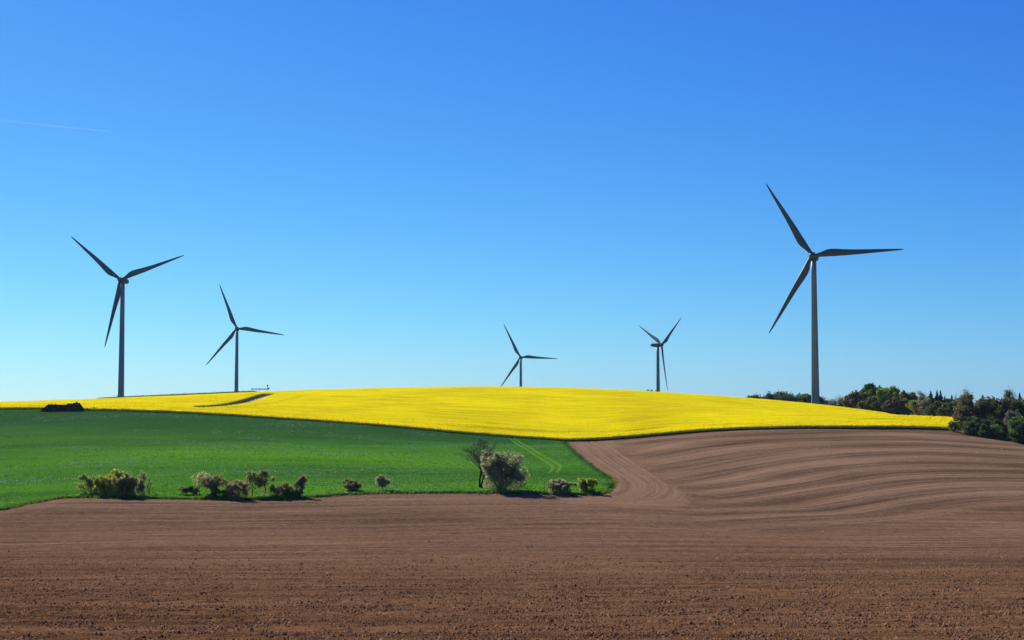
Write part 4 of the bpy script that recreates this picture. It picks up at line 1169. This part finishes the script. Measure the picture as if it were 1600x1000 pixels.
# ------------------------------------------------------------------ muck heap at the edge of the crop
def build_heap():
    x0, y0 = -147.0, 466.0
    n, mm = 90, 26
    u = np.linspace(-7.3, 7.3, n); v = np.linspace(-2.6, 2.6, mm)
    U_, V_ = np.meshgrid(u, v)
    top = np.interp(U_, [-7.3, -6.6, -5.6, -4.2, -2.5, -1.0, 1.0, 3.2, 4.6, 5.6, 6.5, 7.3], [0, .6, 1.35, 1.85, 1.8, 1.55, 1.75, 1.85, 2.25, 2.0, 1.0, 0])
    side = np.clip(1 - np.abs(V_ / 2.6) ** 2.2, 0, 1)
    Z = 1.35 * top * side * (1 + 0.35 * fbm(U_ * 1.3, V_ * 1.3, 15)) + 0.45 * fbm(U_ * 2.6, V_ * 2.6, 19) * side * (top > 0.2)
    X = x0 + U_; Y = y0 + V_ + 0.3 * fbm(U_, V_, 23)
    Zg = height(X, Y) + Z - 0.12
    i = np.arange(mm - 1)[:, None] * n + np.arange(n - 1)[None]
    F = np.stack([i, i + 1, i + 1 + n, i + n], -1).reshape(-1, 4)
    g = hz(x0, y0)
    root = thing('muck_heap', 'long dark muck heap at the yellow crop edge, far left', 'heap', (x0, y0, g))
    mk('heap', np.stack([X - x0, Y - y0, Zg - g], -1).reshape(-1, 3), F, M['heap'], root)
    rng = np.random.default_rng(8)
    mb = MB()
    for k in range(140):
        a, b = rng.uniform(-6.6, 6.4), rng.uniform(-2.2, 0.5)
        zt = 1.35 * float(np.interp(a, u, top[0])) * max(0.0, 1 - abs(b / 2.6) ** 2.2)
        s = rng.uniform(0.10, 0.3)
        ang = rng.uniform(0, 6.28, 6)
        mb.tube([(a, b, zt + hz(x0 + a, y0 + b) - g - .1), (a + rng.normal(0, .15), b + rng.normal(0, .15), zt + hz(x0 + a, y0 + b) - g + s)], [s, s * 0.4], 5)
    mb.build('lumps', M['heap'], root)['kind'] = 'stuff'
    mb = MB()
    for k, (a, s) in enumerate(((7.9, .30), (8.6, .22), (9.3, .25), (9.9, .42), (10.2, .5))):
        mb.tube([(a, 0.4, hz(x0 + a, y0 + .4) - g + .75 - .2), (a + .2, .4, hz(x0 + a, y0 + .4) - g + .75 + s)], [s, s * .5], 6)
        mb.tube([(a, .4, hz(x0 + a, y0 + .4) - g - .1), (a, .4, hz(x0 + a, y0 + .4) - g + .8)], .06, 4)
    mb.build('straggling_stalks', M['heap'], root)
build_heap()

# ------------------------------------------------------------------ rail and sign where the track crosses the crest
def build_crest_furniture():
    x0, y0 = -113.6, 640.0
    g = hz(x0, y0)
    root = thing('guard_rail', 'low grey guard rail on the skyline beside the gravel track', 'guard rail', (x0, y0, g))
    m = MB(); m.box((0, 0, 2.25), (7.4, 0.12, 0.42)); m.build('rail', M['galv'], root)
    for dx in (-3.4, 0.0, 3.4):
        m = MB(); m.box((dx, 0.15, 1.1), (0.16, 0.16, 2.5)); m.build('post', M['galv'], root)
    x0, y0 = -109.2, 636.0
    g = hz(x0, y0)
    root = thing('road_sign', 'small dark round sign on a thin post at the track crest', 'sign', (x0, y0, g))
    m = MB(); m.tube([(0, 0, -0.3), (0, 0, 3.6)], 0.05, 8); m.build('post', M['galv'], root)
    m = MB(); m.loft([[(0.38 * math.cos(a), yy, 3.55 + 0.38 * math.sin(a)) for a in np.linspace(0, 6.2832, 20, endpoint=False)] for yy in (-0.10, -0.06)]); m.build('plate', M['dark_metal'], root)
    m = MB(); m.box((0.5, -0.1, 2.3), (0.8, 0.3, 0.7)); m.build('box', M['dark_metal'], root)
build_crest_furniture()

# ------------------------------------------------------------------ contrail high over the land
def build_contrail():
    m, nt, out = new_mat('ice_trail'); k = NT(nt)
    d = k.n('ShaderNodeBsdfDiffuse'); d.inputs[0].default_value = (0.9, 0.9, 0.9, 1)
    t2 = k.n('ShaderNodeBsdfTranslucent'); t2.inputs[0].default_value = (0.9, 0.9, 0.9, 1)
    a = k.n('ShaderNodeAddShader'); k.l(d.outputs[0], a.inputs[0]); k.l(t2.outputs[0], a.inputs[1])
    t = k.n('ShaderNodeBsdfTransparent'); x = k.n('ShaderNodeMixShader')
    dens = k.math('MULTIPLY', k.attr('thickness'), k.math('MULTIPLY_ADD', k.noise(k.pos(), 0.0012, 3.0), 0.7, 0.55))
    k.l(dens, x.inputs[0])
    k.l(t.outputs[0], x.inputs[1]); k.l(a.outputs[0], x.inputs[2]); k.l(x.outputs[0], out.inputs['Surface'])
    A, B = Vector(CONTRAIL[0]), Vector(CONTRAIL[1])
    far = A + (A - B) * 2.5
    n = 120
    t = np.linspace(0, 1, n)
    P = np.array(far)[None] * (1 - t[:, None]) + np.array(B)[None] * t[:, None]
    rng = np.random.default_rng(3)
    P += np.cumsum(rng.normal(0, 2.0, (n, 3)), axis=0)
    mb = MB(); mb.tube(P, np.interp(t, [0, 0.75, 0.985, 1.0], [70, 36, 18, 2]), 8)
    dens = np.interp(t, [0, 0.75, 0.9, 0.985, 1.0], [0.006, 0.011, 0.017, 0.024, 0.004])
    o = mb.build('contrail', m, None, True, {'thickness': np.r_[np.repeat(dens, 8), dens[0], dens[-1]]})
    tag(o, 'thin white aircraft contrail in the blue sky at upper left', 'contrail')
build_contrail()

# ------------------------------------------------------------------ the air itself
def build_haze():
    m, nt, out = new_mat('haze_air'); k = NT(nt)
    v = k.n('ShaderNodeVolumePrincipled')
    v.inputs['Color'].default_value = (0.50, 0.76, 1.0, 1.0)
    v.inputs['Density'].default_value = 0.000022
    v.inputs['Anisotropy'].default_value = 0.3
    k.l(v.outputs[0], out.inputs['Volume'])
    mb = MB(); mb.box((0, 1400, 30), (7200, 5400, 220))
    o = mb.build('haze', m)
    tag(o, 'faint bluish haze in the air over the whole landscape', 'haze', None, 'stuff')
build_haze()
